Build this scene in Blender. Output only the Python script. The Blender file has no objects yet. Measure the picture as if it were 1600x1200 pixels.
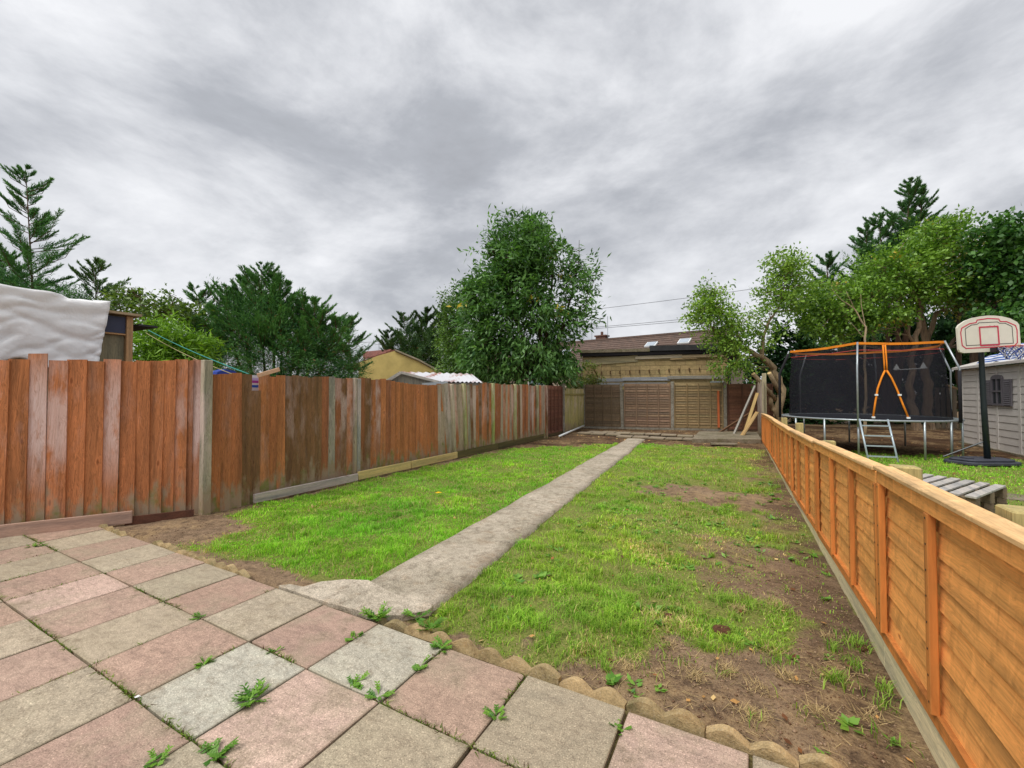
import bpy, bmesh, math, random
import numpy as np
from mathutils import Vector, Matrix
S = bpy.context.scene
C = S.collection
R = math.radians
random.seed(7)

# ---------------------------------------------------------------- camera, sky, sun, exposure
EYE = np.array([0.0, 0.0, 1.48]); FPX = 669.0
YAW = R(28.5); PIT = math.atan(15 / FPX)
FW = np.array([-math.sin(YAW) * math.cos(PIT), math.cos(YAW) * math.cos(PIT), math.sin(PIT)])
RT = np.array([math.cos(YAW), math.sin(YAW), 0.0]); UPV = np.cross(RT, FW)
cam = bpy.data.cameras.new('camera'); co = bpy.data.objects.new('camera', cam); C.objects.link(co)
cam.sensor_width = 36; cam.lens = FPX / 1600 * 36; cam.clip_end = 2000; cam.clip_start = 0.05
co.matrix_world = Matrix(((RT[0], UPV[0], -FW[0], EYE[0]), (RT[1], UPV[1], -FW[1], EYE[1]),
                          (RT[2], UPV[2], -FW[2], EYE[2]), (0, 0, 0, 1)))
S.camera = co
S.view_settings.view_transform = 'Standard'; S.view_settings.look = 'None'
S.view_settings.exposure = 1.0; S.view_settings.gamma = 1.0; S.view_settings.use_curve_mapping = False
try:
    S.cycles.max_bounces = 8; S.cycles.transparent_max_bounces = 24
except Exception:
    pass

W = bpy.data.worlds.new('World'); S.world = W; W.use_nodes = True
SUN_EL, SUN_AZ = R(58), R(200)
def build_world():
    nt = W.node_tree; n = nt.nodes; l = nt.links; n.clear()
    def nd(t, **k):
        o = n.new(t)
        for a, b in k.items(): setattr(o, a, b)
        return o
    def mth(op, a, b=None, c=None):
        o = nd('ShaderNodeMath', operation=op)
        for i, q in enumerate((a, b, c)):
            if q is None: continue
            if isinstance(q, (int, float)): o.inputs[i].default_value = q
            else: l.new(q, o.inputs[i])
        return o.outputs[0]
    out = nd('ShaderNodeOutputWorld')
    tc = nd('ShaderNodeTexCoord'); sp = nd('ShaderNodeSeparateXYZ'); l.new(tc.outputs['Generated'], sp.inputs[0])
    z = mth('ADD', mth('ABSOLUTE', sp.outputs[2]), 0.27)
    cb = nd('ShaderNodeCombineXYZ')
    l.new(mth('DIVIDE', sp.outputs[0], z), cb.inputs[0]); l.new(mth('DIVIDE', sp.outputs[1], z), cb.inputs[1])
    mp = nd('ShaderNodeMapping'); l.new(cb.outputs[0], mp.inputs[0])
    mp.inputs['Rotation'].default_value = (0, 0, R(28)); mp.inputs['Scale'].default_value = (1.35, 1.0, 1); mp.inputs['Location'].default_value = SKYLOC
    mp2 = nd('ShaderNodeMapping'); l.new(tc.outputs['Generated'], mp2.inputs[0]); mp2.inputs['Scale'].default_value = (1, 1, 2.0); mp2.inputs['Rotation'].default_value = (.35, -.25, 0); mp2.inputs['Location'].default_value = (2.2, .7, 4.1)
    def noise(sc, det, ro, dis, src=None):
        o = nd('ShaderNodeTexNoise'); o.inputs['Scale'].default_value = sc; o.inputs['Detail'].default_value = det
        o.inputs['Roughness'].default_value = ro; o.inputs['Distortion'].default_value = dis
        l.new((src or mp).outputs[0], o.inputs['Vector']); return o.outputs[0]
    a = noise(0.6, 3, .5, .2); b = noise(2.3, 12, .60, .25, mp2); c = noise(7.5, 8, .62, .2, mp2)
    v = mth('ADD', mth('ADD', mth('MULTIPLY', a, .46), mth('MULTIPLY', b, .54)), mth('MULTIPLY', c, .12))
    # clouds thin out towards the horizon
    hz = mth('POWER', mth('SUBTRACT', 1.0, mth('MINIMUM', mth('ABSOLUTE', sp.outputs[2]), 1.0)), 5)
    v = mth('ADD', v, mth('MULTIPLY', hz, .035))
    rp = nd('ShaderNodeValToRGB'); l.new(v, rp.inputs[0]); e = rp.color_ramp.elements
    e[0].position = .41; e[0].color = (.215, .222, .24, 1)
    e[1].position = .65; e[1].color = (.475, .48, .495, 1)
    for p, q in ((.475, (.245, .254, .275, 1)), (.53, (.315, .323, .343, 1)), (.585, (.395, .402, .42, 1))):
        x = e.new(p); x.color = q
    sky = nd('ShaderNodeTexSky', sky_type='NISHITA'); sky.sun_disc = False; sky.sun_elevation = SUN_EL; sky.sun_rotation = SUN_AZ
    b1 = nd('ShaderNodeBackground'); l.new(sky.outputs[0], b1.inputs[0]); b1.inputs[1].default_value = 0.05
    b2 = nd('ShaderNodeBackground'); l.new(rp.outputs[0], b2.inputs[0]); b2.inputs[1].default_value = 1.0
    mx = nd('ShaderNodeMixShader'); mx.inputs[0].default_value = 0.96
    l.new(b1.outputs[0], mx.inputs[1]); l.new(b2.outputs[0], mx.inputs[2]); l.new(mx.outputs[0], out.inputs[0])
SKYLOC = (3.1, 1.7, 0)
build_world()
sl = bpy.data.lights.new('sun', 'SUN'); sl.energy = 1.5; sl.angle = R(35); sl.color = (1, .97, .92)
so = bpy.data.objects.new('sun', sl); C.objects.link(so)
sd = Vector((math.sin(SUN_AZ) * math.cos(SUN_EL), math.cos(SUN_AZ) * math.cos(SUN_EL), math.sin(SUN_EL)))
so.rotation_euler = sd.to_track_quat('Z', 'Y').to_euler()

# ---------------------------------------------------------------- helpers
def at(u, v, d):
    """a point at distance d (metres straight ahead) seen at pixel u, v of the 1600 px photograph"""
    return EYE + (FW + RT * (u - 800) / FPX - UPV * (v - 600) / FPX) * d
def aty(u, v, y):
    q = FW + RT * (u - 800) / FPX - UPV * (v - 600) / FPX
    return EYE + q * y / q[1]
def lin(r, g, b, k=1.0):
    f = lambda c: ((c / 255 + .055) / 1.055) ** 2.4 if c > 10 else c / 255 / 12.92
    return (min(1, f(r) * k), min(1, f(g) * k), min(1, f(b) * k), 1.0)
def jit(c, s, a=1.0):
    k = 1 + random.uniform(-s, s)
    return (c[0] * k * (1 + random.uniform(-s, s) * .25), c[1] * k, c[2] * k * (1 + random.uniform(-s, s) * .25), a)

def hash2(ix, iy, seed):
    h = (ix * 374761393 + iy * 668265263 + seed * 974634777) & 0xffffffff
    h = ((h ^ (h >> 13)) * 1274126177) & 0xffffffff
    return ((h ^ (h >> 16)) & 0xffff) / 65535.0
def vn(x, y, seed=0):
    x = np.asarray(x, float); y = np.asarray(y, float)
    ix = np.floor(x).astype(np.int64); iy = np.floor(y).astype(np.int64)
    fx = x - ix; fy = y - iy; fx = fx * fx * (3 - 2 * fx); fy = fy * fy * (3 - 2 * fy)
    a = hash2(ix, iy, seed); b = hash2(ix + 1, iy, seed); c = hash2(ix, iy + 1, seed); d = hash2(ix + 1, iy + 1, seed)
    return (a * (1 - fx) + b * fx) * (1 - fy) + (c * (1 - fx) + d * fx) * fy
def fbm(x, y, s, seed=0, o=4):
    t = 0; a = .5; n = 0
    for i in range(o):
        t = t + a * vn(np.asarray(x) * s, np.asarray(y) * s, seed + i); n += a; a *= .5; s *= 2.03
    return t / n
def sst(a, b, x):
    t = np.clip((x - a) / (b - a), 0, 1); return t * t * (3 - 2 * t)

def tag(o, label=None, cat=None, group=None, kind=None):
    if label: o['label'] = label
    if cat: o['category'] = cat
    if group: o['group'] = group
    if kind: o['kind'] = kind
    return o
def empty(name, loc=(0, 0, 0), rz=0.0):
    o = bpy.data.objects.new(name, None); C.objects.link(o); o.location = loc; o.rotation_euler = (0, 0, rz)
    o.empty_display_size = .1; return o
def link(name, me, parent=None, color=None, loc=None, rot=None, kind=None):
    o = bpy.data.objects.new(name, me); C.objects.link(o)
    if parent is not None: o.parent = parent
    if loc is not None: o.location = loc
    if rot is not None: o.rotation_euler = rot
    if color is not None: o.color = color
    if kind: o['kind'] = kind
    return o
class MB:
    def __init__(s): s.v = []; s.f = []
    def hexa(s, p):
        b = len(s.v); s.v += [tuple(q) for q in p]
        s.f += [tuple(b + i for i in f) for f in ((0, 3, 2, 1), (4, 5, 6, 7), (0, 1, 5, 4), (1, 2, 6, 5), (2, 3, 7, 6), (3, 0, 4, 7))]
        return s
    def box(s, a, b):
        x0, y0, z0 = a; x1, y1, z1 = b
        return s.hexa([(x0, y0, z0), (x1, y0, z0), (x1, y1, z0), (x0, y1, z0), (x0, y0, z1), (x1, y0, z1), (x1, y1, z1), (x0, y1, z1)])
    def bar(s, p, q, w, h, up=(0, 0, 1)):
        p = Vector(p); q = Vector(q); d = (q - p).normalized(); u = Vector(up)
        if abs(d.dot(u)) > .98: u = Vector((1, 0, 0))
        a = d.cross(u).normalized() * w / 2; b = a.cross(d).normalized() * h / 2
        return s.hexa([p - a - b, p + a - b, q + a - b, q - a - b, p - a + b, p + a + b, q + a + b, q - a + b])
    def prism(s, poly, z0, z1, f=None):
        """poly: list of 2D points ccw; f maps (a,b,c)->xyz"""
        f = f or (lambda a, b, c: (a, b, c)); n = len(poly); b = len(s.v)
        s.v += [tuple(f(x, y, z0)) for x, y in poly] + [tuple(f(x, y, z1)) for x, y in poly]
        s.f.append(tuple(b + i for i in reversed(range(n)))); s.f.append(tuple(b + n + i for i in range(n)))
        for i in range(n): j = (i + 1) % n; s.f.append((b + i, b + j, b + n + j, b + n + i))
        return s
    def tube(s, pts, rad, n=8, cap=True, close=False):
        pts = [Vector(p) for p in pts]; m = len(pts)
        if isinstance(rad, (int, float)): rad = [rad] * m
        b = len(s.v); pa = None
        for i, p in enumerate(pts):
            if close: t = pts[(i + 1) % m] - pts[i - 1]
            else: t = pts[min(i + 1, m - 1)] - pts[max(i - 1, 0)]
            t.normalize()
            if pa is None:
                a = t.orthogonal().normalized()
            else:
                a = (pa - t * pa.dot(t)).normalized()
            pa = a; c = t.cross(a)
            for k in range(n):
                an = 2 * math.pi * k / n; s.v.append(tuple(p + (a * math.cos(an) + c * math.sin(an)) * rad[i]))
        for i in range(m if close else m - 1):
            j = (i + 1) % m
            for k in range(n):
                l = (k + 1) % n; s.f.append((b + i * n + k, b + i * n + l, b + j * n + l, b + j * n + k))
        if cap and not close:
            s.f.append(tuple(b + k for k in reversed(range(n)))); s.f.append(tuple(b + (m - 1) * n + k for k in range(n)))
        return s
    def mesh(s, name, mat, smooth=False, bevel=0):
        me = bpy.data.meshes.new(name); me.from_pydata(s.v, [], s.f)
        if bevel:
            bm = bmesh.new(); bm.from_mesh(me)
            bmesh.ops.bevel(bm, geom=list(bm.edges), offset=bevel, segments=1, affect='EDGES'); bm.to_mesh(me); bm.free()
        me.materials.append(mat)
        if smooth: me.polygons.foreach_set('use_smooth', [True] * len(me.polygons))
        me.update(); return me
    def build(s, name, mat, parent=None, smooth=False, color=None, bevel=0, kind=None, loc=None, rot=None):
        return link(name, s.mesh(name, mat, smooth, bevel), parent, color, loc, rot, kind)
def npmesh(name, V, F, mat, colors=None, smooth=False):
    V = np.asarray(V, np.float32).reshape(-1, 3); F = np.asarray(F, np.int32); k = F.shape[1]
    me = bpy.data.meshes.new(name); me.vertices.add(len(V)); me.vertices.foreach_set('co', V.ravel())
    me.loops.add(F.size); me.loops.foreach_set('vertex_index', F.ravel())
    me.polygons.add(len(F)); me.polygons.foreach_set('loop_start', np.arange(0, F.size, k, dtype=np.int32))
    me.polygons.foreach_set('loop_total', np.full(len(F), k, np.int32))
    if smooth: me.polygons.foreach_set('use_smooth', np.ones(len(F), bool))
    me.update(calc_edges=True)
    if colors is not None:
        at_ = me.attributes.new('tint', 'FLOAT_COLOR', 'POINT'); cc = np.ones((len(V), 4), np.float32); cc[:, :3] = colors
        at_.data.foreach_set('color', cc.ravel())
    me.materials.append(mat); return me

# ---------------------------------------------------------------- materials
class NT:
    def __init__(s, name, rough=.8, spec=.3):
        s.m = bpy.data.materials.new(name); s.m.use_nodes = True; s.nt = s.m.node_tree
        s.b = s.nt.nodes['Principled BSDF']; s.b.inputs['Roughness'].default_value = rough; s.b.inputs['Specular IOR Level'].default_value = spec
        s.out = s.nt.nodes['Material Output']
    def n(s, t, **k):
        o = s.nt.nodes.new(t)
        for a, b in k.items(): setattr(o, a, b)
        return o
    def l(s, a, b): s.nt.links.new(a, b)
    def put(s, q, sock):
        if isinstance(q, (int, float)): sock.default_value = q
        elif isinstance(q, tuple): sock.default_value = q
        else: s.l(q, sock)
    def mth(s, op, a, b=None, clamp=False):
        o = s.n('ShaderNodeMath', operation=op); o.use_clamp = clamp; s.put(a, o.inputs[0])
        if b is not None: s.put(b, o.inputs[1])
        return o.outputs[0]
    def mix(s, f, a, b, mode='MIX'):
        o = s.n('ShaderNodeMix', data_type='RGBA', blend_type=mode); s.put(f, o.inputs[0]); s.put(a, o.inputs[6]); s.put(b, o.inputs[7])
        return o.outputs[2]
    def ramp(s, v, stops):
        o = s.n('ShaderNodeValToRGB'); s.l(v, o.inputs[0]); e = o.color_ramp.elements
        e[0].position = stops[0][0]; e[0].color = stops[0][1] if isinstance(stops[0][1], tuple) else (stops[0][1],) * 3 + (1,)
        e[1].position = stops[-1][0]; e[1].color = stops[-1][1] if isinstance(stops[-1][1], tuple) else (stops[-1][1],) * 3 + (1,)
        for p, c in stops[1:-1]: x = e.new(p); x.color = c if isinstance(c, tuple) else (c,) * 3 + (1,)
        return o.outputs[0]
    def obj(s, rnd=37.0):
        tc = s.n('ShaderNodeTexCoord'); oi = s.n('ShaderNodeObjectInfo'); s.oi = oi
        va = s.n('ShaderNodeVectorMath', operation='ADD'); s.l(tc.outputs['Object'], va.inputs[0])
        s.l(s.mth('MULTIPLY', oi.outputs['Random'], rnd), va.inputs[1]); s.raw = tc.outputs['Object']; return va.outputs[0]
    def map(s, v, sc, rot=(0, 0, 0)):
        o = s.n('ShaderNodeMapping'); s.l(v, o.inputs[0]); o.inputs['Scale'].default_value = sc; o.inputs['Rotation'].default_value = rot; return o.outputs[0]
    def noise(s, v, sc, det=4, ro=.55, dis=0):
        o = s.n('ShaderNodeTexNoise'); s.l(v, o.inputs['Vector']); o.inputs['Scale'].default_value = sc; o.inputs['Detail'].default_value = det
        o.inputs['Roughness'].default_value = ro; o.inputs['Distortion'].default_value = dis; return o.outputs[0]
    def vor(s, v, sc, feat='F1'):
        o = s.n('ShaderNodeTexVoronoi', feature=feat); s.l(v, o.inputs['Vector']); o.inputs['Scale'].default_value = sc; return o
    def bump(s, h, st=.3, dist=.01):
        o = s.n('ShaderNodeBump'); s.l(h, o.inputs['Height']); o.inputs['Strength'].default_value = st; o.inputs['Distance'].default_value = dist
        s.l(o.outputs[0], s.b.inputs['Normal'])
    def col(s, c): s.put(c, s.b.inputs['Base Color'])

def flat(name, c, rough=.7, spec=.3, var=.12, sc=6.0, metal=0, bump=0):
    t = NT(name, rough, spec); v = t.obj(); n = t.noise(v, sc, 5, .6)
    k = t.ramp(n, [(.3, 1 - var), (.7, 1 + var * .6)]); t.col(t.mix(1.0, c, k, 'MULTIPLY')); t.b.inputs['Metallic'].default_value = metal
    if bump: t.bump(n, bump, .01)
    return t.m
def wood(name, axis=2, grain=.35, knots=.5, fade=None, algae=0, rough=.8, fine=70, bump=.25, knotsc=5.0, chatter=0):
    """base tint = object colour; object alpha = how faded the board is"""
    t = NT(name, rough, .25); v = t.obj()
    st = [1, 1, 1]; st[axis] = .05; st = tuple(st); st2 = [1, 1, 1]; st2[axis] = .33; st2 = tuple(st2)
    wv = t.noise(t.map(v, st2), 7, 3, .5)
    va = t.n('ShaderNodeVectorMath', operation='ADD'); t.l(t.map(v, st), va.inputs[0])
    sc = t.n('ShaderNodeVectorMath', operation='SCALE'); t.l(t.mix(1.0, (1, 1, 1, 1), wv, 'MULTIPLY'), sc.inputs[0]); sc.inputs['Scale'].default_value = .09; t.l(sc.outputs[0], va.inputs[1])
    g = t.noise(va.outputs[0], fine, 5, .65)
    g2 = t.noise(t.map(v, st), 14, 4, .6)
    k = t.ramp(g, [(.30, 1 - grain), (.50, 1.0), (.72, 1 + grain * .7)])
    base = t.mix(1.0, t.oi.outputs['Color'], k, 'MULTIPLY')
    base = t.mix(1.0, base, t.ramp(g2, [(.3, (.62, .66, .70, 1)), (.5, (1, 1, 1, 1)), (.72, (1.24, 1.2, 1.15, 1))]), 'MULTIPLY')
    h = g
    if chatter:
        st3 = [1, 1, 1]; st3[axis] = 1.5; st3[2] = .55; ch = t.noise(t.map(v, tuple(st3)), 9, 3, .6, .6)
        base = t.mix(1.0, base, t.ramp(ch, [(.30, 1 - chatter), (.46, 1.0), (.58, 1.0), (.68, 1 + chatter)]), 'MULTIPLY')
    if knots:
        vo = t.vor(t.map(v, st2), knotsc)
        kd = t.ramp(vo.outputs['Distance'], [(.06, 1.0), (.12, .0)])
        halo = t.ramp(vo.outputs['Distance'], [(.10, 1.0), (.30, .0)])
        pick = t.ramp(t.mth('FRACT', t.mth('MULTIPLY', t.n_sep(vo.outputs['Color']), 7.3)), [(1 - knots, 0.0), (1 - knots + .02, 1.0)])
        base = t.mix(t.mth('MULTIPLY', t.mth('MULTIPLY', halo, pick), .7), base, t.mix(1.0, base, (1.3, 1.28, 1.3, 1), 'MULTIPLY'))
        base = t.mix(t.mth('MULTIPLY', t.mth('MULTIPLY', kd, pick), .7), base, t.mix(1.0, base, (.35, .26, .22, 1), 'MULTIPLY'))
    if fade:
        f = t.noise(t.map(v, st2), 5.5, 5, .62)
        f = t.ramp(t.mth('ADD', f, t.mth('MULTIPLY', t.mth('SUBTRACT', t.oi.outputs['Alpha'], .5), .22)), [(.44, 0.0), (.60, 1.0)])
        spz = t.n('ShaderNodeSeparateXYZ'); t.l(t.raw, spz.inputs[0])
        f2 = t.mth('MULTIPLY', t.mth('MULTIPLY', f, t.oi.outputs['Alpha']), t.ramp(t.mth('ABSOLUTE', t.mth('SUBTRACT', spz.outputs[2], 1.25)), [(.25, 1.0), (.8, .12)]))
        f2 = t.mth('MULTIPLY', f2, t.ramp(g, [(.3, .45), (.6, 1.0)]))
        base = t.mix(f2, base, fade)
    if algae:
        sp = t.n('ShaderNodeSeparateXYZ'); t.l(t.raw, sp.inputs[0]); nz = t.noise(t.map(v, st2), 9, 5, .6)
        a = t.mth('SUBTRACT', t.mth('ADD', t.mth('MULTIPLY', nz, 1.9), -.42), t.mth('MULTIPLY', sp.outputs[2], 1.15))
        a = t.ramp(a, [(.08, 0.0), (.42, 1.0)])
        base = t.mix(t.mth('MULTIPLY', a, algae), base, t.mix(t.ramp(t.noise(v, 5, 3), [(.48, 0.0), (.64, 1.0)]), lin(156, 136, 112), lin(120, 122, 66)))
    t.col(base); t.bump(h, bump, .006); return t.m
def n_sep(self, c):
    o = self.n('ShaderNodeSeparateColor'); self.l(c, o.inputs[0]); return o.outputs[0]
NT.n_sep = n_sep

M = {}
M['board'] = wood('stained_board_wood', 2, .5, .5, lin(220, 196, 190), .95, fine=150, bump=.5, knotsc=8.0)
M['lap'] = wood('orange_lap_wood', 1, .26, .95, None, 0, rough=.7, fine=110, bump=.2, knotsc=8.5, chatter=.22)
M['lapv'] = wood('orange_batten_wood', 2, .22, .2, None, 0, rough=.7, fine=42)
M['rough_x'] = wood('rough_timber_along', 0, .35, .3, None, 0, fine=120)
M['rough_y'] = wood('rough_timber_depth', 1, .3, .3, None, 0, fine=120)
M['rough_z'] = wood('rough_timber_upright', 2, .35, .3, None, 0, fine=120)
M['bark'] = wood('bark', 2, .5, .15, None, 0, rough=.95, fine=30, bump=.8)

def mat_slab():
    t = NT('riven_sandstone_slab', .85, .25); v = t.obj()
    base = t.oi.outputs['Color']
    big = t.noise(t.map(v, (1.0, 2.2, 1), (0, 0, .5)), 2.2, 6, .62, 1.2)
    sp = t.noise(v, 170, 2, .5); mid = t.noise(v, 26, 5, .7)
    vein = t.noise(t.map(v, (1, 3.4, 1), (0, 0, .9)), 3.1, 5, .5, 1.6)
    b = t.mix(1.0, base, t.ramp(big, [(.3, (.84, .85, .86, 1)), (.5, (1, 1, 1, 1)), (.72, (1.10, 1.13, 1.12, 1))]), 'MULTIPLY')
    b = t.mix(1.0, b, t.ramp(mid, [(.28, .74), (.5, 1.0), (.75, 1.2)]), 'MULTIPLY')
    b = t.mix(t.ramp(t.noise(v, 3.0, 5, .7), [(.48, 0.0), (.66, .65)]), b, lin(160, 146, 124))
    b = t.mix(t.ramp(t.noise(v, 6.0, 6, .75), [(.56, 0.0), (.70, .5)]), b, t.mix(1.0, b, lin(176, 166, 156), 'MULTIPLY'))
    b = t.mix(t.mth('MULTIPLY', t.ramp(vein, [(.465, 0.0), (.495, 1.0), (.51, 1.0), (.54, 0.0)]), .24), b, lin(110, 95, 80))
    b = t.mix(1.0, b, t.ramp(sp, [(.30, .55), (.42, .92), (.60, 1.04), (.72, 1.7)]), 'MULTIPLY')
    # grime that collects along the edges of each slab
    spx = t.n('ShaderNodeSeparateXYZ'); t.l(t.raw, spx.inputs[0])
    ed = t.mth('MAXIMUM', t.mth('ABSOLUTE', spx.outputs[0]), t.mth('ABSOLUTE', spx.outputs[1]))
    ed = t.ramp(t.mth('ADD', ed, t.mth('MULTIPLY', mid, .03)), [(.25, 0.0), (.285, 1.0)])
    b = t.mix(t.mth('MULTIPLY', ed, .38), b, lin(120, 112, 84))
    t.col(b)
    hh = t.mth('ADD', t.mth('MULTIPLY', t.noise(t.map(v, (1, 1.8, 1), (0, 0, .7)), 5, 7, .62, .8), 1.0), t.mth('MULTIPLY', sp, .12))
    t.bump(hh, .4, .010); return t.m
M['slab'] = mat_slab()
def mat_conc(name, c1, c2, spk=.5, moss=None):
    t = NT(name, .9, .2); v = t.obj()
    big = t.noise(v, 1.7, 6, .65); mid = t.noise(v, 14, 5, .7); sp = t.noise(v, 120, 3, .6); vo = t.vor(v, 75)
    b = t.mix(t.ramp(big, [(.36, 0.0), (.62, 1.0)]), c1, c2)
    b = t.mix(1.0, b, t.ramp(mid, [(.3, (.60, .58, .56, 1)), (.5, (1, 1, 1, 1)), (.72, (1.22, 1.22, 1.22, 1))]), 'MULTIPLY')
    b = t.mix(t.ramp(t.noise(v, 4.5, 6, .75), [(.52, 0.0), (.66, .55)]), b, t.mix(1.0, b, (.72, .6, .5, 1), 'MULTIPLY'))
    b = t.mix(1.0, b, t.ramp(sp, [(.3, 1 - spk), (.5, 1.0), (.7, 1 + spk)]), 'MULTIPLY')
    b = t.mix(t.mth('MULTIPLY', t.ramp(vo.outputs['Distance'], [(.15, 1.0), (.3, .0)]), .25), b, lin(205, 190, 170))
    if moss: b = t.mix(t.ramp(t.noise(v, 3.3, 6, .7), [(.56, 0.0), (.68, .7)]), b, moss)
    t.col(b); t.bump(t.mth('ADD', mid, t.mth('MULTIPLY', sp, .5)), .6, .012); return t.m
M['conc'] = mat_conc('weathered_concrete', lin(184, 172, 154), lin(156, 146, 128))
M['conc2'] = mat_conc('old_grey_concrete', lin(140, 130, 112), lin(112, 104, 84), .25, lin(92, 92, 50))
M['edging'] = mat_conc('buff_edging_concrete', lin(186, 160, 118), lin(148, 132, 96), .25, lin(104, 100, 64))
M['post_c'] = mat_conc('grey_post_concrete', lin(150, 146, 134), lin(128, 122, 108), .2)

def mat_ground():
    t = NT('garden_soil_and_thatch', .95, .1); tc = t.n('ShaderNodeTexCoord'); v = tc.outputs['Object']
    a = t.n('ShaderNodeAttribute'); a.attribute_name = 'tint'; sc = t.n('ShaderNodeSeparateColor'); t.l(a.outputs['Color'], sc.inputs[0])
    big = t.noise(v, 1.3, 6, .65); mid = t.noise(v, 11, 6, .7); fine = t.noise(v, 70, 4, .7); vo = t.vor(v, 55)
    soil = t.mix(t.ramp(big, [(.35, 0.0), (.65, 1.0)]), lin(120, 98, 78), lin(160, 136, 110))
    soil = t.mix(1.0, soil, t.ramp(mid, [(.28, .5), (.5, 1.0), (.75, 1.3)]), 'MULTIPLY')
    soil = t.mix(1.0, soil, t.ramp(fine, [(.30, .30), (.46, .95), (.60, 1.05), (.72, 1.7)]), 'MULTIPLY')
    soil = t.mix(t.mth('MULTIPLY', t.ramp(vo.outputs['Distance'], [(.08, 1.0), (.16, .0)]), .5), soil, lin(185, 165, 135))
    # darker soil where the blue channel says so
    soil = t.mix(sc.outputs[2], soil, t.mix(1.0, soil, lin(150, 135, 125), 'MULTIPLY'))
    straw = t.mix(t.ramp(fine, [(.3, 0.0), (.7, 1.0)]), lin(132, 106, 76), lin(190, 164, 122))
    grass = t.mix(t.ramp(fine, [(.3, 0.0), (.7, 1.0)]), lin(90, 106, 44), lin(152, 154, 84))
    b = t.mix(t.mth('MULTIPLY', sc.outputs[1], t.ramp(mid, [(.40, .0), (.62, .9)])), soil, straw)
    b = t.mix(t.ramp(t.mth('ADD', sc.outputs[0], t.mth('MULTIPLY', t.mth('SUBTRACT', mid, .5), .5)), [(.3, 0.0), (.62, .92)]), b, grass)
    t.col(b); t.bump(t.mth('ADD', mid, t.mth('MULTIPLY', fine, .6)), .9, .03); return t.m
M['ground'] = mat_ground()
def mat_leaf(name, trans=.35, rough=.5, spec=.35):
    t = NT(name, rough, spec); a = t.n('ShaderNodeAttribute'); a.attribute_name = 'tint'
    t.col(a.outputs['Color']); tr = t.n('ShaderNodeBsdfTranslucent'); t.l(t.mix(1.0, a.outputs['Color'], (1.15, 1.25, .6, 1), 'MULTIPLY'), tr.inputs[0])
    mx = t.n('ShaderNodeMixShader'); mx.inputs[0].default_value = trans
    t.l(t.b.outputs[0], mx.inputs[1]); t.l(tr.outputs[0], mx.inputs[2]); t.l(mx.outputs[0], t.out.inputs[0]); return t.m
M['leaf'] = mat_leaf('broad_leaf', .3, .42, .45); M['needle'] = mat_leaf('conifer_spray', .2, .65, .2); M['grass'] = mat_leaf('grass_blade', .38, .6, .2)
M['dry'] = mat_leaf('dry_litter', .1, .8, .1)
M['render_y'] = flat('ochre_render', lin(196, 176, 112), .95, .1, .22, 1.4, bump=.2)
M['render_p'] = flat('beige_pebbledash', lin(180, 165, 148), .95, .1, .18, 8)
M['white'] = flat('white_upvc', lin(225, 228, 228), .4, .4, .04)
M['glass'] = flat('window_glass', lin(120, 140, 150), .08, .8, .1)
M['skylight'] = flat('skylight_glass', lin(170, 180, 190), .08, .8, .1)
M['dark_felt'] = flat('dark_roofing_felt', lin(62, 62, 64), .9, .2, .25, 5)
M['black_iron'] = flat('dark_iron', lin(40, 38, 38), .5, .4)
M['galv'] = flat('galvanised_tube', lin(168, 176, 180), .38, .5, .15, 12, metal=.55)
M['alu'] = flat('ladder_tube', lin(176, 190, 198), .4, .5, .12, 12, metal=.4)
M['orange'] = flat('orange_webbing', lin(235, 140, 40), .7, .2, .1, 20)
M['foam'] = flat('black_foam_sleeve', lin(45, 44, 48), .8, .2)
M['matblack'] = flat('black_jump_mat', lin(46, 48, 54), .8, .2, .2, 8)
M['plastic'] = flat('beige_shed_plastic', lin(206, 200, 194), .55, .3, .08, 3)
M['shutter'] = flat('grey_shutter_plastic', lin(104, 100, 106), .5, .3, .06)
M['hoop_pole'] = flat('dark_green_pole_paint', lin(28, 40, 44), .35, .5)
M['hoop_base'] = flat('dark_moulded_base', lin(66, 68, 78), .6, .3, .15, 9)
M['backboard'] = flat('off_white_backboard', lin(222, 216, 200), .45, .4, .06, 5)
M['red'] = flat('red_print', lin(200, 60, 82), .5, .3, .08)
M['blackp'] = flat('black_print', lin(48, 44, 52), .5, .3)
M['cord_w'] = flat('white_net_cord', lin(215, 215, 220), .8, .1); M['cord_b'] = flat('blue_net_cord', lin(60, 80, 160), .8, .1); M['cord_r'] = flat('red_rim_paint', lin(190, 80, 70), .5, .3)
M['wire'] = flat('grey_cable', lin(110, 112, 116), .7, .2)
M['brick'] = flat('red_chimney_brick', lin(112, 84, 74), .95, .1, .3, 14)
M['line_g'] = flat('green_washing_line', lin(60, 150, 140), .6, .3); M['line_s'] = flat('sisal_line', lin(170, 160, 120), .8, .1)
M['blueboard'] = flat('dark_blue_faced_board', lin(54, 60, 84), .5, .4, .12, 4)
M['cutwood'] = flat('fresh_cut_wood', lin(226, 196, 140), .8, .2, .12, 30)

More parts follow.
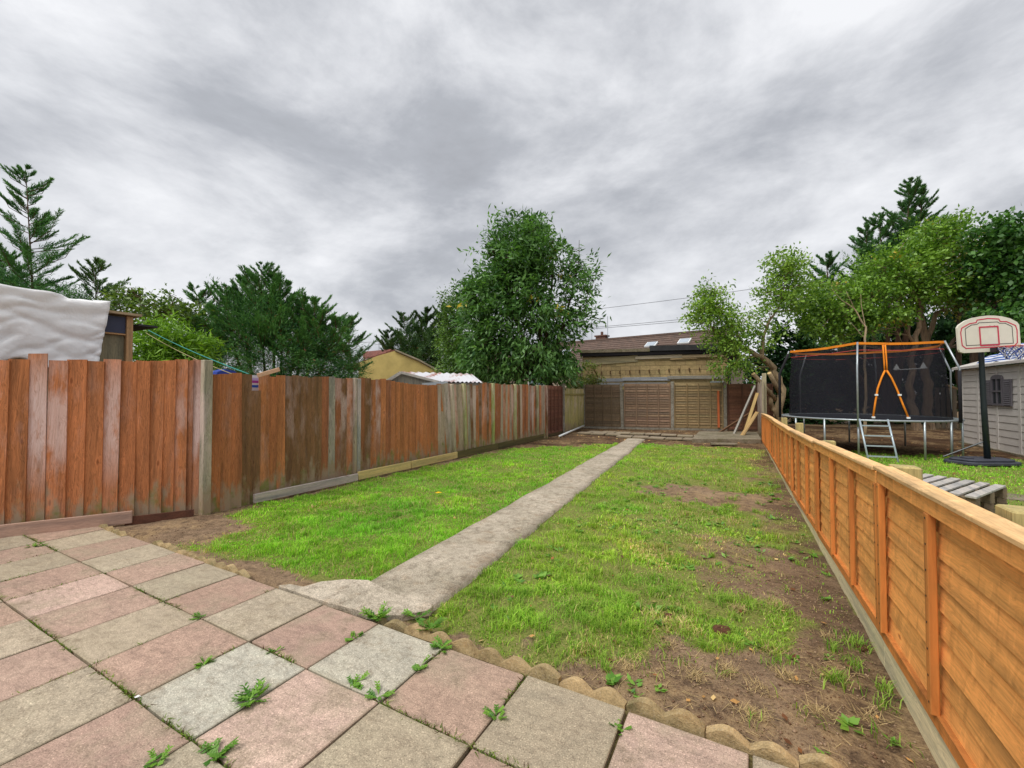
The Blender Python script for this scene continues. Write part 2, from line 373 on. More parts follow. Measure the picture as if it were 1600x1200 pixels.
def mat_tile(name, a, b):
    t = NT(name, .9, .15); v = t.obj(); n = t.noise(v, 3, 6, .7); n2 = t.noise(v, 22, 4, .7)
    c = t.mix(t.ramp(n, [(.35, 0.0), (.65, 1.0)]), a, b); c = t.mix(1.0, c, t.ramp(n2, [(.3, .7), (.7, 1.25)]), 'MULTIPLY'); t.col(c); return t.m
M['tile'] = mat_tile('brown_concrete_tile', lin(118, 98, 88), lin(92, 80, 74)); M['tile_r'] = mat_tile('red_clay_tile', lin(132, 84, 74), lin(100, 68, 62))
def mat_corr():
    t = NT('rusty_corrugated_sheet', .6, .4); v = t.obj(); n = t.noise(t.map(v, (1.2, .25, 1)), 1.7, 6, .65)
    c = t.mix(t.ramp(n, [(.47, 0.0), (.58, 1.0)]), lin(205, 205, 210), lin(150, 92, 72)); t.col(c); return t.m
M['corr'] = mat_corr()
def mat_tarp():
    t = NT('white_tarpaulin', .55, .35); v = t.obj(); n = t.noise(v, 4.2, 4, .55, .2); vo = t.vor(v, 3.0, 'DISTANCE_TO_EDGE')
    t.col(t.mix(1.0, lin(240, 240, 240), t.ramp(n, [(.3, .94), (.6, 1.03)]), 'MULTIPLY')); t.bump(n, .5, .05); return t.m
M['tarp'] = mat_tarp()
def mat_stripe(name, stops, axis=2, sc=4.0):
    t = NT(name, .8, .1); v = t.obj(0.0); sp = t.n('ShaderNodeSeparateXYZ'); t.l(v, sp.inputs[0])
    w = t.mth('FRACT', t.mth('MULTIPLY', sp.outputs[axis], sc)); r = t.n('ShaderNodeValToRGB'); t.l(w, r.inputs[0]); r.color_ramp.interpolation = 'CONSTANT'
    e = r.color_ramp.elements; e[0].position = 0; e[0].color = stops[0][1]; e[1].position = stops[-1][0]; e[1].color = stops[-1][1]
    for p, c in stops[1:-1]: x = e.new(p); x.color = c
    t.col(r.outputs[0]); return t.m
M['stripe'] = mat_stripe('striped_cloth', [(0, lin(225, 225, 235)), (.25, lin(60, 100, 200)), (.45, lin(225, 225, 235)), (.6, lin(170, 70, 160)), (.8, lin(200, 180, 225))], 2, 5.5)
M['bluetarp'] = mat_stripe('blue_white_tarp', [(0, lin(225, 228, 235)), (.3, lin(60, 90, 160)), (.55, lin(225, 228, 235)), (.7, lin(90, 120, 180))], 2, 7)
def mat_net():
    t = NT('black_safety_net', .9, .1); t.col(lin(38, 38, 44)); v = t.obj()
    tr = t.n('ShaderNodeBsdfTransparent'); mx = t.n('ShaderNodeMixShader')
    t.l(t.ramp(t.noise(t.map(v, (1, 1, 1.5)), 1.1, 4, .6), [(.3, .33), (.7, .47)]), mx.inputs[0])
    t.l(t.b.outputs[0], mx.inputs[1]); t.l(tr.outputs[0], mx.inputs[2]); t.l(mx.outputs[0], t.out.inputs[0]); return t.m
M['net'] = mat_net()

# ---------------------------------------------------------------- masks of the garden ground
def path_left(y): return -2.60 - .0688 * (y - 2.42)
def path_right(y): return -1.93 - .0785 * (y - 2.5)
def fence_x(y): return .74 - .016 * y
def grass_mask(x, y):
    """r: 0..1 how grassy"""
    x = np.asarray(x, float); y = np.asarray(y, float)
    n1 = fbm(x, y, 1.3, 3); n2 = fbm(x, y, 5, 9); n = (n1 - .5) * 1.0 + (n2 - .5) * .7
    m = np.ones_like(x)
    # left lawn
    L = x < path_left(y)
    far = 10.4 + (x + 6.0) * 1.0
    mL = sst(.0, .5, (far - y) + n * 1.4) * sst(-.1, .35, (x + 5.85) + n * .6)
    cor = np.hypot((x + 5.75) / 1.0, (y - 2.55) / .62)
    mL = mL * sst(.7, 1.2, cor + n * .7) * sst(2.0, 2.4, y + n * .35)
    e2 = np.hypot((x + 3.5) / .9, (y - 2.1) / .22); mL = mL * sst(.6, 1.3, e2 + n * .8)
    # right lawn
    mR = np.ones_like(x)
    mR = mR * sst(-.15, .55, (13.6 - y) + n * 1.5)
    strip = fence_x(y) - x
    mR = mR * (.30 + .70 * sst(.05, .75, strip + n * 1.1))
    bare = np.hypot((x + .35) / 1.0, (y - 7.05) / .55); mR = mR * sst(.75, 1.35, bare + n * 1.3)
    b2 = np.hypot((x + .05) / .55, (y - 4.4) / .9); mR = mR * (.35 + .65 * sst(.6, 1.4, b2 + n * 1.3))
    # foreground bare earth
    line = np.where(x < -.9, 2.10 + (x + 1.9) * .12, 2.22 + (x + .9) * .72)
    mR = mR * sst(-.06, .34, (y - line) + n * .75)
    mN = sst(0, .6, (14.2 - y) + n * 1.5) * sst(-.2, .4, 5.5 - x + n * .8)
    m = np.where(L, mL, np.where(x < fence_x(y), mR, mN))
    return np.clip(m, 0, 1)
def ground_z(x, y):
    x = np.asarray(x, float); y = np.asarray(y, float)
    z = -.035 + (fbm(x, y, 1.1, 21) - .5) * .05 + (fbm(x, y, 7, 31, 3) - .5) * .03
    near = sst(2.9, 2.1, y) * sst(-2.1, -1.7, x); z = z - .02 * near
    z = np.where(x > fence_x(y), z + .02, z)
    return np.where(y < 2.14, np.minimum(z, -.075), z)

def build_ground():
    def axis(a, b, near, far, fn):
        out = [a]
        while out[-1] < b: out.append(out[-1] + fn(out[-1]))
        return np.array(out)
    ys = axis(-2.0, 24, 0, 0, lambda y: .035 if 1.9 < y < 5 else (.06 if y < 9 and y > 1.9 else (.25 if y < 1.9 else .12)))
    xs = axis(-8.6, 9.0, 0, 0, lambda x: .04 if -4.5 < x < .9 else (.07 if -6.6 < x <= -4.5 else .2))
    X, Y = np.meshgrid(xs, ys); Z = ground_z(X, Y); g = grass_mask(X, Y)
    straw = np.clip(sst(.42, .62, fbm(X, Y, 2.1, 77)) * .8, 0, 1) * (X > -6)
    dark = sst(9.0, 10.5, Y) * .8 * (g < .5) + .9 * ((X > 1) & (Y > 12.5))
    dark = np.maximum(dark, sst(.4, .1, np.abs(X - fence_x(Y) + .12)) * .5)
    n, m = X.shape; idx = np.arange(n * m).reshape(n, m)
    F = np.stack([idx[:-1, :-1], idx[:-1, 1:], idx[1:, 1:], idx[1:, :-1]], -1).reshape(-1, 4)
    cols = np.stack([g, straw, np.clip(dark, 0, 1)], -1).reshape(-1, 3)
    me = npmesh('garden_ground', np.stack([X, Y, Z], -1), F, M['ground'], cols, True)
    tag(link('garden_ground', me), kind='structure')
    mb = MB(); k = -.16
    mb.v = [(-900, -300, k), (900, -300, k), (900, 1200, k), (-900, 1200, k)]; mb.f = [(0, 1, 2, 3)]
    me = mb.mesh('ground', M['ground']); a_ = me.attributes.new('tint', 'FLOAT_COLOR', 'POINT'); a_.data.foreach_set('color', [.3, .3, .6, 1] * 4)
    tag(link('ground', me), kind='structure')
build_ground()

# ---------------------------------------------------------------- path
def build_path():
    ys = np.linspace(2.36, 14.3, 90); V = []; F = []
    cols = 5
    for i, y in enumerate(ys):
        a = path_left(y) + (vn(y * 3, 0, 5) - .5) * .035; b = path_right(y) + (vn(y * 3, 9, 6) - .5) * .035
        for j in range(cols + 1):
            x = a + (b - a) * j / cols; z = .004 + (vn(x * 3, y * 2, 8) - .5) * .012 - (.0 if 0 < j < cols else .008)
            V.append((x, y, z))
        V.append((a - .004, y, -.16)); V.append((b + .004, y, -.16))
    w = cols + 3
    for i in range(len(ys) - 1):
        p = i * w; q = p + w
        for j in range(cols): F.append((p + j, p + j + 1, q + j + 1, q + j))
        F.append((p + w - 2, p, q, q + w - 2)); F.append((p + cols, p + w - 1, q + w - 1, q + cols))
    o = link('garden_path', npmesh('garden_path', V, F, M['conc'], None, True)); tag(o, kind='structure')
    poly = [(-3.16, 2.06), (-2.60, 2.065), (-2.18, 2.10), (-2.02, 2.18), (-1.90, 2.33), (-1.93, 2.40), (-2.28, 2.385), (-2.62, 2.46), (-2.80, 2.38), (-2.93, 2.26), (-2.97, 2.14), (-3.10, 2.12)]
    MB().prism(poly, -.04, .012).build('threshold_slab', M['conc'], o, bevel=.006)
    MB().prism([(x * .99 - .02, y) for x, y in poly], -.13, -.042).build('threshold_footing', M['conc2'], o)
build_path()

# ---------------------------------------------------------------- patio
def clip(poly, a, b, c):
    out = []
    for i in range(len(poly)):
        p, q = poly[i], poly[(i + 1) % len(poly)]; dp = a * p[0] + b * p[1] - c; dq = a * q[0] + b * q[1] - c
        if dp <= 0: out.append(p)
        if dp * dq < 0: t = dp / (dp - dq); out.append((p[0] + (q[0] - p[0]) * t, p[1] + (q[1] - p[1]) * t))
    return out
def build_patio():
    mb = MB(); mb.prism([(-9, -3), (.56, -3), (.56, 2.07), (-9, 2.07)], -.14, -.022)
    patio = mb.build('patio', M['ground']); me = patio.data
    a_ = me.attributes.new('tint', 'FLOAT_COLOR', 'POINT'); a_.data.foreach_set('color', [.35, .1, .9, 1] * len(me.vertices)); tag(patio, kind='structure')
    pink = lin(172, 144, 127); pink2 = lin(190, 164, 148); buff = lin(172, 158, 136); grey = lin(178, 172, 156)
    xj = [.52, .005, -.50, -1.025, -1.555, -2.09, -2.62, -3.15, -3.66, -4.16, -4.66, -5.16, -5.67, -6.18, -6.7, -7.2, -7.72, -8.25]
    yj = [2.05, 1.53, .985, .46, -.06, -.58, -1.1, -1.62]
    rnd = random.Random(3)
    for j in range(len(yj) - 1):
        for i in range(len(xj) - 1):
            x1, x0, y1, y0 = xj[i], xj[i + 1], yj[j], yj[j + 1]
            g = .006
            w = lambda: rnd.uniform(-.004, .004)
            poly = [(x0 + g + w(), y0 + g + w()), ((x0 + x1) / 2 + w(), y0 + g + w()), (x1 - g + w(), y0 + g + w()), (x1 - g + w(), (y0 + y1) / 2 + w()),
                    (x1 - g + w(), y1 - g + w()), ((x0 + x1) / 2 + w(), y1 - g + w()), (x0 + g + w(), y1 - g + w()), (x0 + g + w(), (y0 + y1) / 2 + w())]
            poly = clip(poly, -1.72, 1.0, -1.72 * -6.97 + 1.43)   # the slabs are cut along the old fence
            if len(poly) < 3: continue
            cx, cy = (x0 + x1) / 2, (y0 + y1) / 2
            tilt = [rnd.uniform(-.006, .006) for _ in range(2)]; zz = rnd.uniform(-.003, .003)
            mb = MB(); mb.prism([(x - cx, y - cy) for x, y in poly], -.045, 0)
            is_pink = (i + j) % 2 == 1
            c = pink if is_pink else buff
            if (i, j) in ((4, 1), (0 + 1, 0)): c = pink2
            if (i, j) in ((4, 0), (9, 1), (5, 1)): c = grey
            if (i, j) == (9, 1): c = pink2
            c = jit(c, .09)
            o = mb.build('slab', M['slab'], patio, bevel=.004, color=c, loc=(cx, cy, zz), rot=(tilt[0], tilt[1], 0))
build_patio()

def edging_block(parent, x, y, z, rz, n=2, color=None):
    p = .172; mb = MB(); k = 8; th = .046
    top = []; 
    for s in range(n * k + 1):
        a = (s % k) / k if s < n * k else 1.0
        top.append((s * p / k, .040 * math.sin(math.pi * ((s / k) % 1.0)) ** 1.15 if (s % k) else 0.0))
    b = len(mb.v)
    for yy in (-th / 2, th / 2):
        for (a, h) in top: mb.v.append((a - n * p / 2, yy, h)); mb.v.append((a - n * p / 2, yy, -.12))
    m = len(top)
    for s in range(m - 1):
        f0, f1 = 2 * s, 2 * s + 2; g0, g1 = 2 * m + f0, 2 * m + f1
        mb.f += [(f0 + 1, f1 + 1, f1, f0), (g0, g1, g1 + 1, g0 + 1), (f0, f1, g1, g0)]
    mb.f += [(0, 2 * m, 2 * m + 1, 1), (2 * m - 2, 2 * m - 1, 4 * m - 1, 4 * m - 2)]
    mb.build('edging_block', M['edging'], parent, loc=(x, y, z), rot=(random.uniform(-.22, .08), random.uniform(-.07, .07), rz + random.uniform(-.05, .05)))
e1 = tag(empty('scalloped_edging', (-.8, 2.1, 0)), 'scalloped concrete edging along the patio between the path and the new orange fence', 'garden edging', 'scalloped patio edgings')
for k in range(7): edging_block(e1, -.93 + k * .347 + .0, .015 + random.uniform(-.008, .008), -.012 + random.uniform(-.008, .006), random.uniform(-.03, .03))
edging_block(e1, -1.19, -.01, -.02, .25, 1); edging_block(e1, -1.37, .02, -.03, -.2, 1)
e2 = tag(empty('scalloped_edging', (-4.4, 2.07, 0)), 'scalloped concrete edging between the patio and the left lawn', 'garden edging', 'scalloped patio edgings')
for k in range(5): edging_block(e2, -.62 + k * .32, random.uniform(-.01, .01), -.01, random.uniform(-.03, .03))
e3 = tag(empty('scalloped_edging', (-6.2, 2.05, 0)), 'short run of scalloped edging at the foot of the old brown fence', 'garden edging', 'scalloped patio edgings')
for k in range(3): edging_block(e3, -.32 + k * .33, -.01 * k, -.01, random.uniform(-.04, .02))

# ---------------------------------------------------------------- grass
A3_ = lambda *c: np.array(lin(*c)[:3])
def blades(P, H, Wd, az, lean, colr):
    """3-segment grass blades as 2 quads"""
    n = len(P); d = np.stack([np.cos(az), np.sin(az), np.zeros(n)], -1); s = np.stack([-np.sin(az), np.cos(az), np.zeros(n)], -1)
    up = np.array([0, 0, 1.0]); H = H[:, None]; Wd = Wd[:, None]; lean = lean[:, None]
    m1 = P + up * H * .55 + d * H * lean * .28; tp = P + up * H * (1 - .35 * lean) + d * H * lean
    V = np.stack([P - s * Wd / 2, P + s * Wd / 2, m1 + s * Wd * .42, m1 - s * Wd * .42, tp + s * Wd * .06, tp - s * Wd * .06], 1)
    b = (np.arange(n) * 6)[:, None]; F = np.concatenate([b + [0, 1, 2, 3], b + [3, 2, 4, 5]], 0)
    cc = np.repeat(colr[:, None, :], 6, 1); cc[:, :2] *= .9  # base vertices darker: slight shade near the ground painted into the blades
    return V.reshape(-1, 3), F, cc.reshape(-1, 3)
G1, G2, G3 = A3_(104, 152, 40), A3_(178, 212, 84), A3_(204, 186, 130)
def build_grass():
    rng = np.random.default_rng(5)
    P = []; 
    def fill(x0, x1, y0, y1, dens):
        n = int((x1 - x0) * (y1 - y0) * dens); return np.stack([rng.uniform(x0, x1, n), rng.uniform(y0, y1, n)], -1)
    zones = [(-6, .75, 2.05, 3.2, 9500, 1.0), (-6, .75, 3.2, 4.6, 7500, 1.05), (-6.1, .7, 4.6, 7, 4200, 1.25), (-6.1, .7, 7, 14.5, 1900, 1.6), (.8, 6, 5, 15, 1100, 1.8)]
    Vs = []; Fs = []; Cs = []; off = 0
    for x0, x1, y0, y1, dn, wk in zones:
        q = fill(x0, x1, y0, y1, dn); x, y = q.T
        m = grass_mask(x, y)
        edge = .05 + (vn(x * 14, y * 14, 12) - .35) * .12
        onp = (x > path_left(y) - edge * .15) & (x < path_right(y) + edge * .15) & (y > 2.3) & (y < 14.4)
        onl = (x > -3.15) & (x < -1.9) & (y < 2.42)
        rgt = (x > -2.3) & (x < .8); keep = (rng.random(len(x)) < (m ** 1.3) * np.where(rgt, .16 + 1.0 * sst(.30, .66, fbm(x, y, 5, 41)), .35 + .85 * fbm(x, y, 9, 41))) & ~onp & ~onl & (y > 2.13)
        keep &= ~((np.abs(x - fence_x(y)) < .06))
        x = x[keep]; y = y[keep]; m = m[keep]; n = len(x)
        z = ground_z(x, y) - .004
        lush = fbm(x, y, 1.6, 55); tuft = fbm(x, y, 6.5, 61)
        right = (x > -2.3) & (x < .8)
        H = (.016 + .044 * sst(.38, .78, tuft) + .012 * rng.random(n)) * (.5 + .6 * m) * np.where(right, 1.0, 1.0)
        H *= 1 + (rng.random(n) > .97) * .7
        Wd = (.0030 + .0030 * rng.random(n)) * wk
        # clover and plantain like short wide leaves
        cl = (fbm(x, y, 3.1, 91) > .58) & (rng.random(n) < .35)
        Wd = np.where(cl, Wd * 2.6, Wd); H = np.where(cl, H * .7, H)
        t = np.clip(.15 + .75 * rng.random(n) * (.5 + lush) , 0, 1)[:, None]
        colr = np.where(right[:, None], G1 * (1 - t) + G2 * t, A3_(90, 152, 32) * (1 - t) + A3_(164, 214, 70) * t)
        dryp = np.where(right, .06 + .50 * sst(.44, .66, fbm(x, y, 2.3, 71)) * sst(-1.6, -.6, x) + .28 * (1 - m), .05 + .22 * sst(.5, .7, fbm(x, y, 2.0, 33)) + .4 * (1 - m))
        dr = rng.random(n) < dryp
        colr = np.where(dr[:, None], G3 * (.6 + .5 * rng.random((n, 1))), colr)
        colr = colr * (.62 + .76 * fbm(x, y, 3.0, 83))[:, None] * rng.uniform(.75, 1.5, (n, 1)) * (1 + (fbm(x, y, 1.4, 88) - .5)[:, None] * np.array([.7, .15, .2])) * np.where(right & (~dr), .93, 1.0)[:, None]
        az = rng.uniform(0, 6.283, n); lean = .25 + .75 * rng.random(n)
        V, F, cc = blades(np.stack([x, y, z], -1), H, Wd, az, lean, colr)
        Vs.append(V); Fs.append(F + off); Cs.append(cc); off += len(V)
    me = npmesh('lawn_grass', np.concatenate(Vs), np.concatenate(Fs), M['grass'], np.concatenate(Cs))
    print('grass quads', len(me.polygons))
    tag(link('lawn_grass', me), 'short patchy lawn grass growing on both sides of the concrete path', 'grass', kind='stuff')
    # straw and dead grass lying on the bare earth
    n = 2400; x = rng.uniform(-1.5, .66, n * 3); y = rng.uniform(2.15, 9, n * 3) ; m = grass_mask(x, y)
    k = (rng.random(len(x)) < (1 - m) * sst(.4, .62, fbm(x, y, 3.3, 15)) * np.where(y < 4, 1, .45)) & (x < fence_x(y) - .05); x = x[k]; y = y[k]; n = len(x)
    az = rng.uniform(0, 6.283, n); L = rng.uniform(.02, .09, n); d = np.stack([np.cos(az), np.sin(az), rng.uniform(-.05, .28, n)], -1)
    # clumps of bleached grass
    tx = []; ty = []
    for (cx_, cy_) in [(.05, 2.55), (.18, 2.72), (-.1, 2.62), (.30, 2.5), (-.25, 2.5), (.12, 2.95), (.38, 2.85), (-.42, 2.72), (.45, 3.3), (.2, 3.6), (-.05, 3.4), (.02, 2.35), (.5, 2.6), (-.6, 2.42)]:
        q = rng.integers(60, 150); tx.append(cx_ + rng.normal(0, .035, q)); ty.append(cy_ + rng.normal(0, .03, q))
    tx = np.concatenate(tx); ty = np.concatenate(ty); ta = rng.uniform(0, 6.283, len(tx))
    x = np.concatenate([x, tx]); y = np.concatenate([y, ty]); az = np.concatenate([az, ta]); L = np.concatenate([L, rng.uniform(.02, .06, len(tx))])
    d = np.concatenate([d, np.stack([np.cos(ta), np.sin(ta), rng.uniform(.1, .9, len(tx))], -1)]); n = len(x)
    s = np.stack([-np.sin(az), np.cos(az), 0 * az], -1) * .0014; P0 = np.stack([x, y, ground_z(x, y) + .004], -1); P1 = P0 + d * L[:, None]
    V = np.stack([P0 - s, P0 + s, P1 + s * .4, P1 - s * .4], 1).reshape(-1, 3); F = (np.arange(n) * 4)[:, None] + [0, 1, 2, 3]
    c0 = np.array(lin(196, 172, 124)[:3]) * (.45 + .7 * rng.random((n, 1)))
    tag(link('dead_straw', npmesh('dead_straw', V, F, M['dry'], np.repeat(c0, 4, 0))), 'dry straw coloured dead grass strewn over the bare earth', 'dead grass', kind='stuff')
    # fallen leaves, bark chips, twigs
    n = 1500; x = np.concatenate([rng.uniform(-2, .6, 150), rng.uniform(-6, .4, 650), rng.uniform(-5.9, -.5, 120), rng.uniform(1, 5.6, 430)])
    y = np.concatenate([rng.uniform(2.2, 5, 150), rng.uniform(11.5, 18.5, 650), rng.uniform(3, 11, 120), rng.uniform(8, 18, 430)]); n = len(x)
    az = rng.uniform(0, 6.283, n); L = rng.uniform(.012, .05, n)[:, None] * np.where(y > 8, 1.7, 1.0)[:, None]
    d = np.stack([np.cos(az), np.sin(az), rng.uniform(-.2, .4, n)], -1); s = np.stack([-np.sin(az), np.cos(az), rng.uniform(-.4, .4, n)], -1)
    P0 = np.stack([x, y, ground_z(x, y) + .015], -1)
    V = np.stack([P0, P0 + d * L * .5 + s * L * .32, P0 + d * L, P0 + d * L * .5 - s * L * .32], 1).reshape(-1, 3); F = (np.arange(n) * 4)[:, None] + [0, 1, 2, 3]
    pal = np.array([lin(150, 100, 62)[:3], lin(196, 150, 92)[:3], lin(110, 74, 50)[:3], lin(206, 176, 120)[:3], lin(120, 90, 70)[:3]])
    c0 = pal[rng.integers(0, 5, n)] * (.7 + .5 * rng.random((n, 1)))
    tag(link('fallen_leaves', npmesh('fallen_leaves', V, F, M['dry'], np.repeat(c0, 4, 0))), 'brown and tan fallen leaves scattered over the beds and lawns', 'fallen leaves', kind='stuff')
build_grass()

# ---------------------------------------------------------------- leaf and tree tools
def unit(v): return v / np.maximum(np.linalg.norm(v, axis=-1, keepdims=True), 1e-9)
def leafmesh(name, P, D, N, L, Wd, colr, mat, parent=None, fold=.18):
    s = unit(np.cross(D, N)); nn = unit(np.cross(s, D)); L = L[:, None]; Wd = Wd[:, None]
    mid = P + D * L * .48 + nn * Wd * fold
    V = np.stack([P, P + D * L * .45 + s * Wd / 2 - nn * Wd * .0 , P + D * L - nn * L * .12, P + D * L * .45 - s * Wd / 2], 1)
    V[:, 0] += nn * Wd * 0; n = len(P); F = (np.arange(n) * 4)[:, None] + [0, 1, 2, 3]
    me = npmesh(name, V.reshape(-1, 3), F, mat, np.repeat(colr, 4, 0)); return link(name, me, parent)
def crown_pts(rng, ells, nclump):
    """ells: (u, v, d, ru_px, rv_px, rd_m, weight). returns clump centres"""
    out = []; w = np.array([e[6] for e in ells], float); w /= w.sum()
    for e, k in zip(ells, (w * nclump).astype(int)):
        c = at(e[0], e[1], e[2]); s = e[2] / FPX
        q = unit(rng.normal(size=(k, 3))); r = rng.random(k) ** .42
        wob = 1 + .22 * np.sin(q[:, 0] * 5 + e[0]) * np.cos(q[:, 1] * 4 + e[1]) + .075 * rng.normal(size=k)
        q = q * (r * wob)[:, None]
        h = np.array([-math.sin(YAW), math.cos(YAW), 0])
        out.append(c + RT * (q[:, :1] * e[3] * s) + np.array([0, 0, 1.0]) * (q[:, 2:] * e[4] * s) + h * (q[:, 1:2] * e[5]))
    return np.concatenate(out)
def foliage(name, rng, cl, per, spread, L, Wd, c1, c2, mat, parent, centre, droop=.3, flatness=.6, special=None, out=.6, clumpvar=.35):
    n = len(cl) * per; cc = np.repeat(cl, per, 0)
    P = cc + rng.normal(size=(n, 3)) * spread * .82 * np.array([1, 1, .75])
    D = unit(unit(P - centre) * out + rng.normal(size=(n, 3)) * .7 + np.array([0, 0, -droop]))
    N = unit(np.array([0, 0, 1.0]) * flatness + rng.normal(size=(n, 3)) * .6)
    t = np.clip(rng.random((n, 1)) * .55 + np.repeat(rng.random((len(cl), 1)), per, 0) * .5 - .06, 0, 1)
    col_ = c1 * .85 * (1 - t) + c2 * t
    if special is not None:
        for sc, fr, byclump in special:
            m = (np.repeat(rng.random(len(cl)), per) < fr * 1.6) & (rng.random(n) < .6) if byclump else rng.random(n) < fr
            col_ = np.where(m[:, None], sc * (.8 + .4 * rng.random((n, 1))), col_)
    return leafmesh(name, P, D, N, L * (.65 + .7 * rng.random(n)), Wd * (.7 + .6 * rng.random(n)), col_, mat, parent)
def limbs_part(rng, limbs, cl, parent, color, twig=.012, name='trunk', every=3):
    mb = MB(); pts = []
    for lm in limbs:
        path = [np.array(p[:3], float) for p in lm]; rad = [p[3] for p in lm]
        # wobble
        fine = []; fr = []
        for i in range(len(path) - 1):
            for k in range(4):
                t = k / 4; fine.append(path[i] * (1 - t) + path[i + 1] * t + rng.normal(size=3) * rad[i] * .35 * (1 if 0 < i + k else 0)); fr.append(rad[i] * (1 - t) + rad[i + 1] * t)
        fine.append(path[-1]); fr.append(rad[-1]); mb.tube(fine, fr, 8); pts += fine
    tk = mb.build(name, M['bark'], parent, smooth=True, color=color)
    if cl is not None and len(cl):
        pts = np.array(pts); mb = MB()
        for c in cl[::every]:
            d = np.linalg.norm(pts - c, axis=1) + np.maximum(0, pts[:, 2] - c[2]) * 1.2; p = pts[np.argmin(d)]
            m1 = p * .55 + c * .45 + rng.normal(size=3) * .08 * np.linalg.norm(c - p) + np.array([0, 0, .08]) * np.linalg.norm(c - p)
            mb.tube([p, m1, c], [twig * 1.5, twig, twig * .4], 4, cap=False)
        mb.build('twigs', M['bark'], parent, color=color, kind='stuff')
    return tk
def P4(u, v, d, r): p = at(u, v, d); return (p[0], p[1], p[2], r)
A3 = lambda *c: np.array(lin(*c)[:3])

def broadleaf(name, label, group, seed, limbs, ells, nclump, per, spread, L, Wd, c1, c2, centre, bark=lin(120, 104, 84), cat='tree', droop=.3, special=None, every=3, twig=.012, out=.6, mat='leaf'):
    rng = np.random.default_rng(seed); root = empty(name, tuple(limbs[0][0][:3])); tag(root, label, cat, group)
    inv = np.array(limbs[0][0][:3]); L2 = [[(p[0] - inv[0], p[1] - inv[1], p[2] - inv[2], p[3]) for p in lm] for lm in limbs]
    cl = crown_pts(rng, ells, nclump) - inv
    limbs_part(rng, L2, cl, root, (bark[0], bark[1], bark[2], .4), every=every, twig=twig)
    foliage('crown', rng, cl, per, spread, L, Wd, c1, c2, M[mat], root, np.array(centre) - inv, droop, special=special, out=out)
    return root

def conifer_sprays(rng, base, top, Lmax, nb, up=.55, low=0.0, pw=.75, sub=13, blade=.085, bw=.017):
    """arrays of blades for one leader"""
    base = np.array(base, float); top = np.array(top, float); Ps = []; Ds = []; Ls = []; Ts = []; br = []
    nb = int(nb * .8)
    for i in range(nb):
        t = low + (1 - low) * (i + rng.random()) / nb; p = base * (1 - t) + top * t
        az = rng.uniform(0, 6.283); Ln = (Lmax * (1 - t) ** pw + .24 * min(1, (1 - t) * 6)) * rng.uniform(.55, 1.45)
        e = up * rng.uniform(.6, 1.5) + .5 * t; d0 = unit(np.array([math.cos(az), math.sin(az), e * .6])); d1 = unit(np.array([math.cos(az), math.sin(az), e * 1.7]))
        sd = unit(np.array([-math.sin(az), math.cos(az), rng.uniform(-.4, .4)]))
        if Ln > .35: br.append((p, p + d0 * Ln * .55, p + (d0 * .5 + d1 * .5) * Ln * .92))
        m = max(5, int(sub * min(2.2, Ln / .5 + .4)))
        s = (np.arange(m) + rng.random(m)) / m * .85 + .15
        q = p + (d0 * (1 - s[:, None] * .5) + d1 * s[:, None] * .5) * (s[:, None] * Ln)
        for sgn in (-1, 1):
            ll = (.25 * (1 - s * .85) * min(1.2, Ln + .15) + .02)
            dd = unit(d1 * 1.1 + sd * sgn * .6 + rng.normal(size=(m, 3)) * .18)
            for k in (0.0, .22, .44, .66, .88):
                for s2 in (-1, 1):
                    Ps.append(q + dd * (ll * k)[:, None]); Ds.append(unit(dd + d1 * .3 + np.cross(dd, sd) * 0 + sd * s2 * .30 + rng.normal(size=(m, 3)) * .20))
                    Ls.append(blade * rng.uniform(.6, 1.3, m)); Ts.append(np.full(m, rng.random()) * .7 + .3 * s)
    return np.concatenate(Ps), np.concatenate(Ds), np.concatenate(Ls), np.concatenate(Ts), br
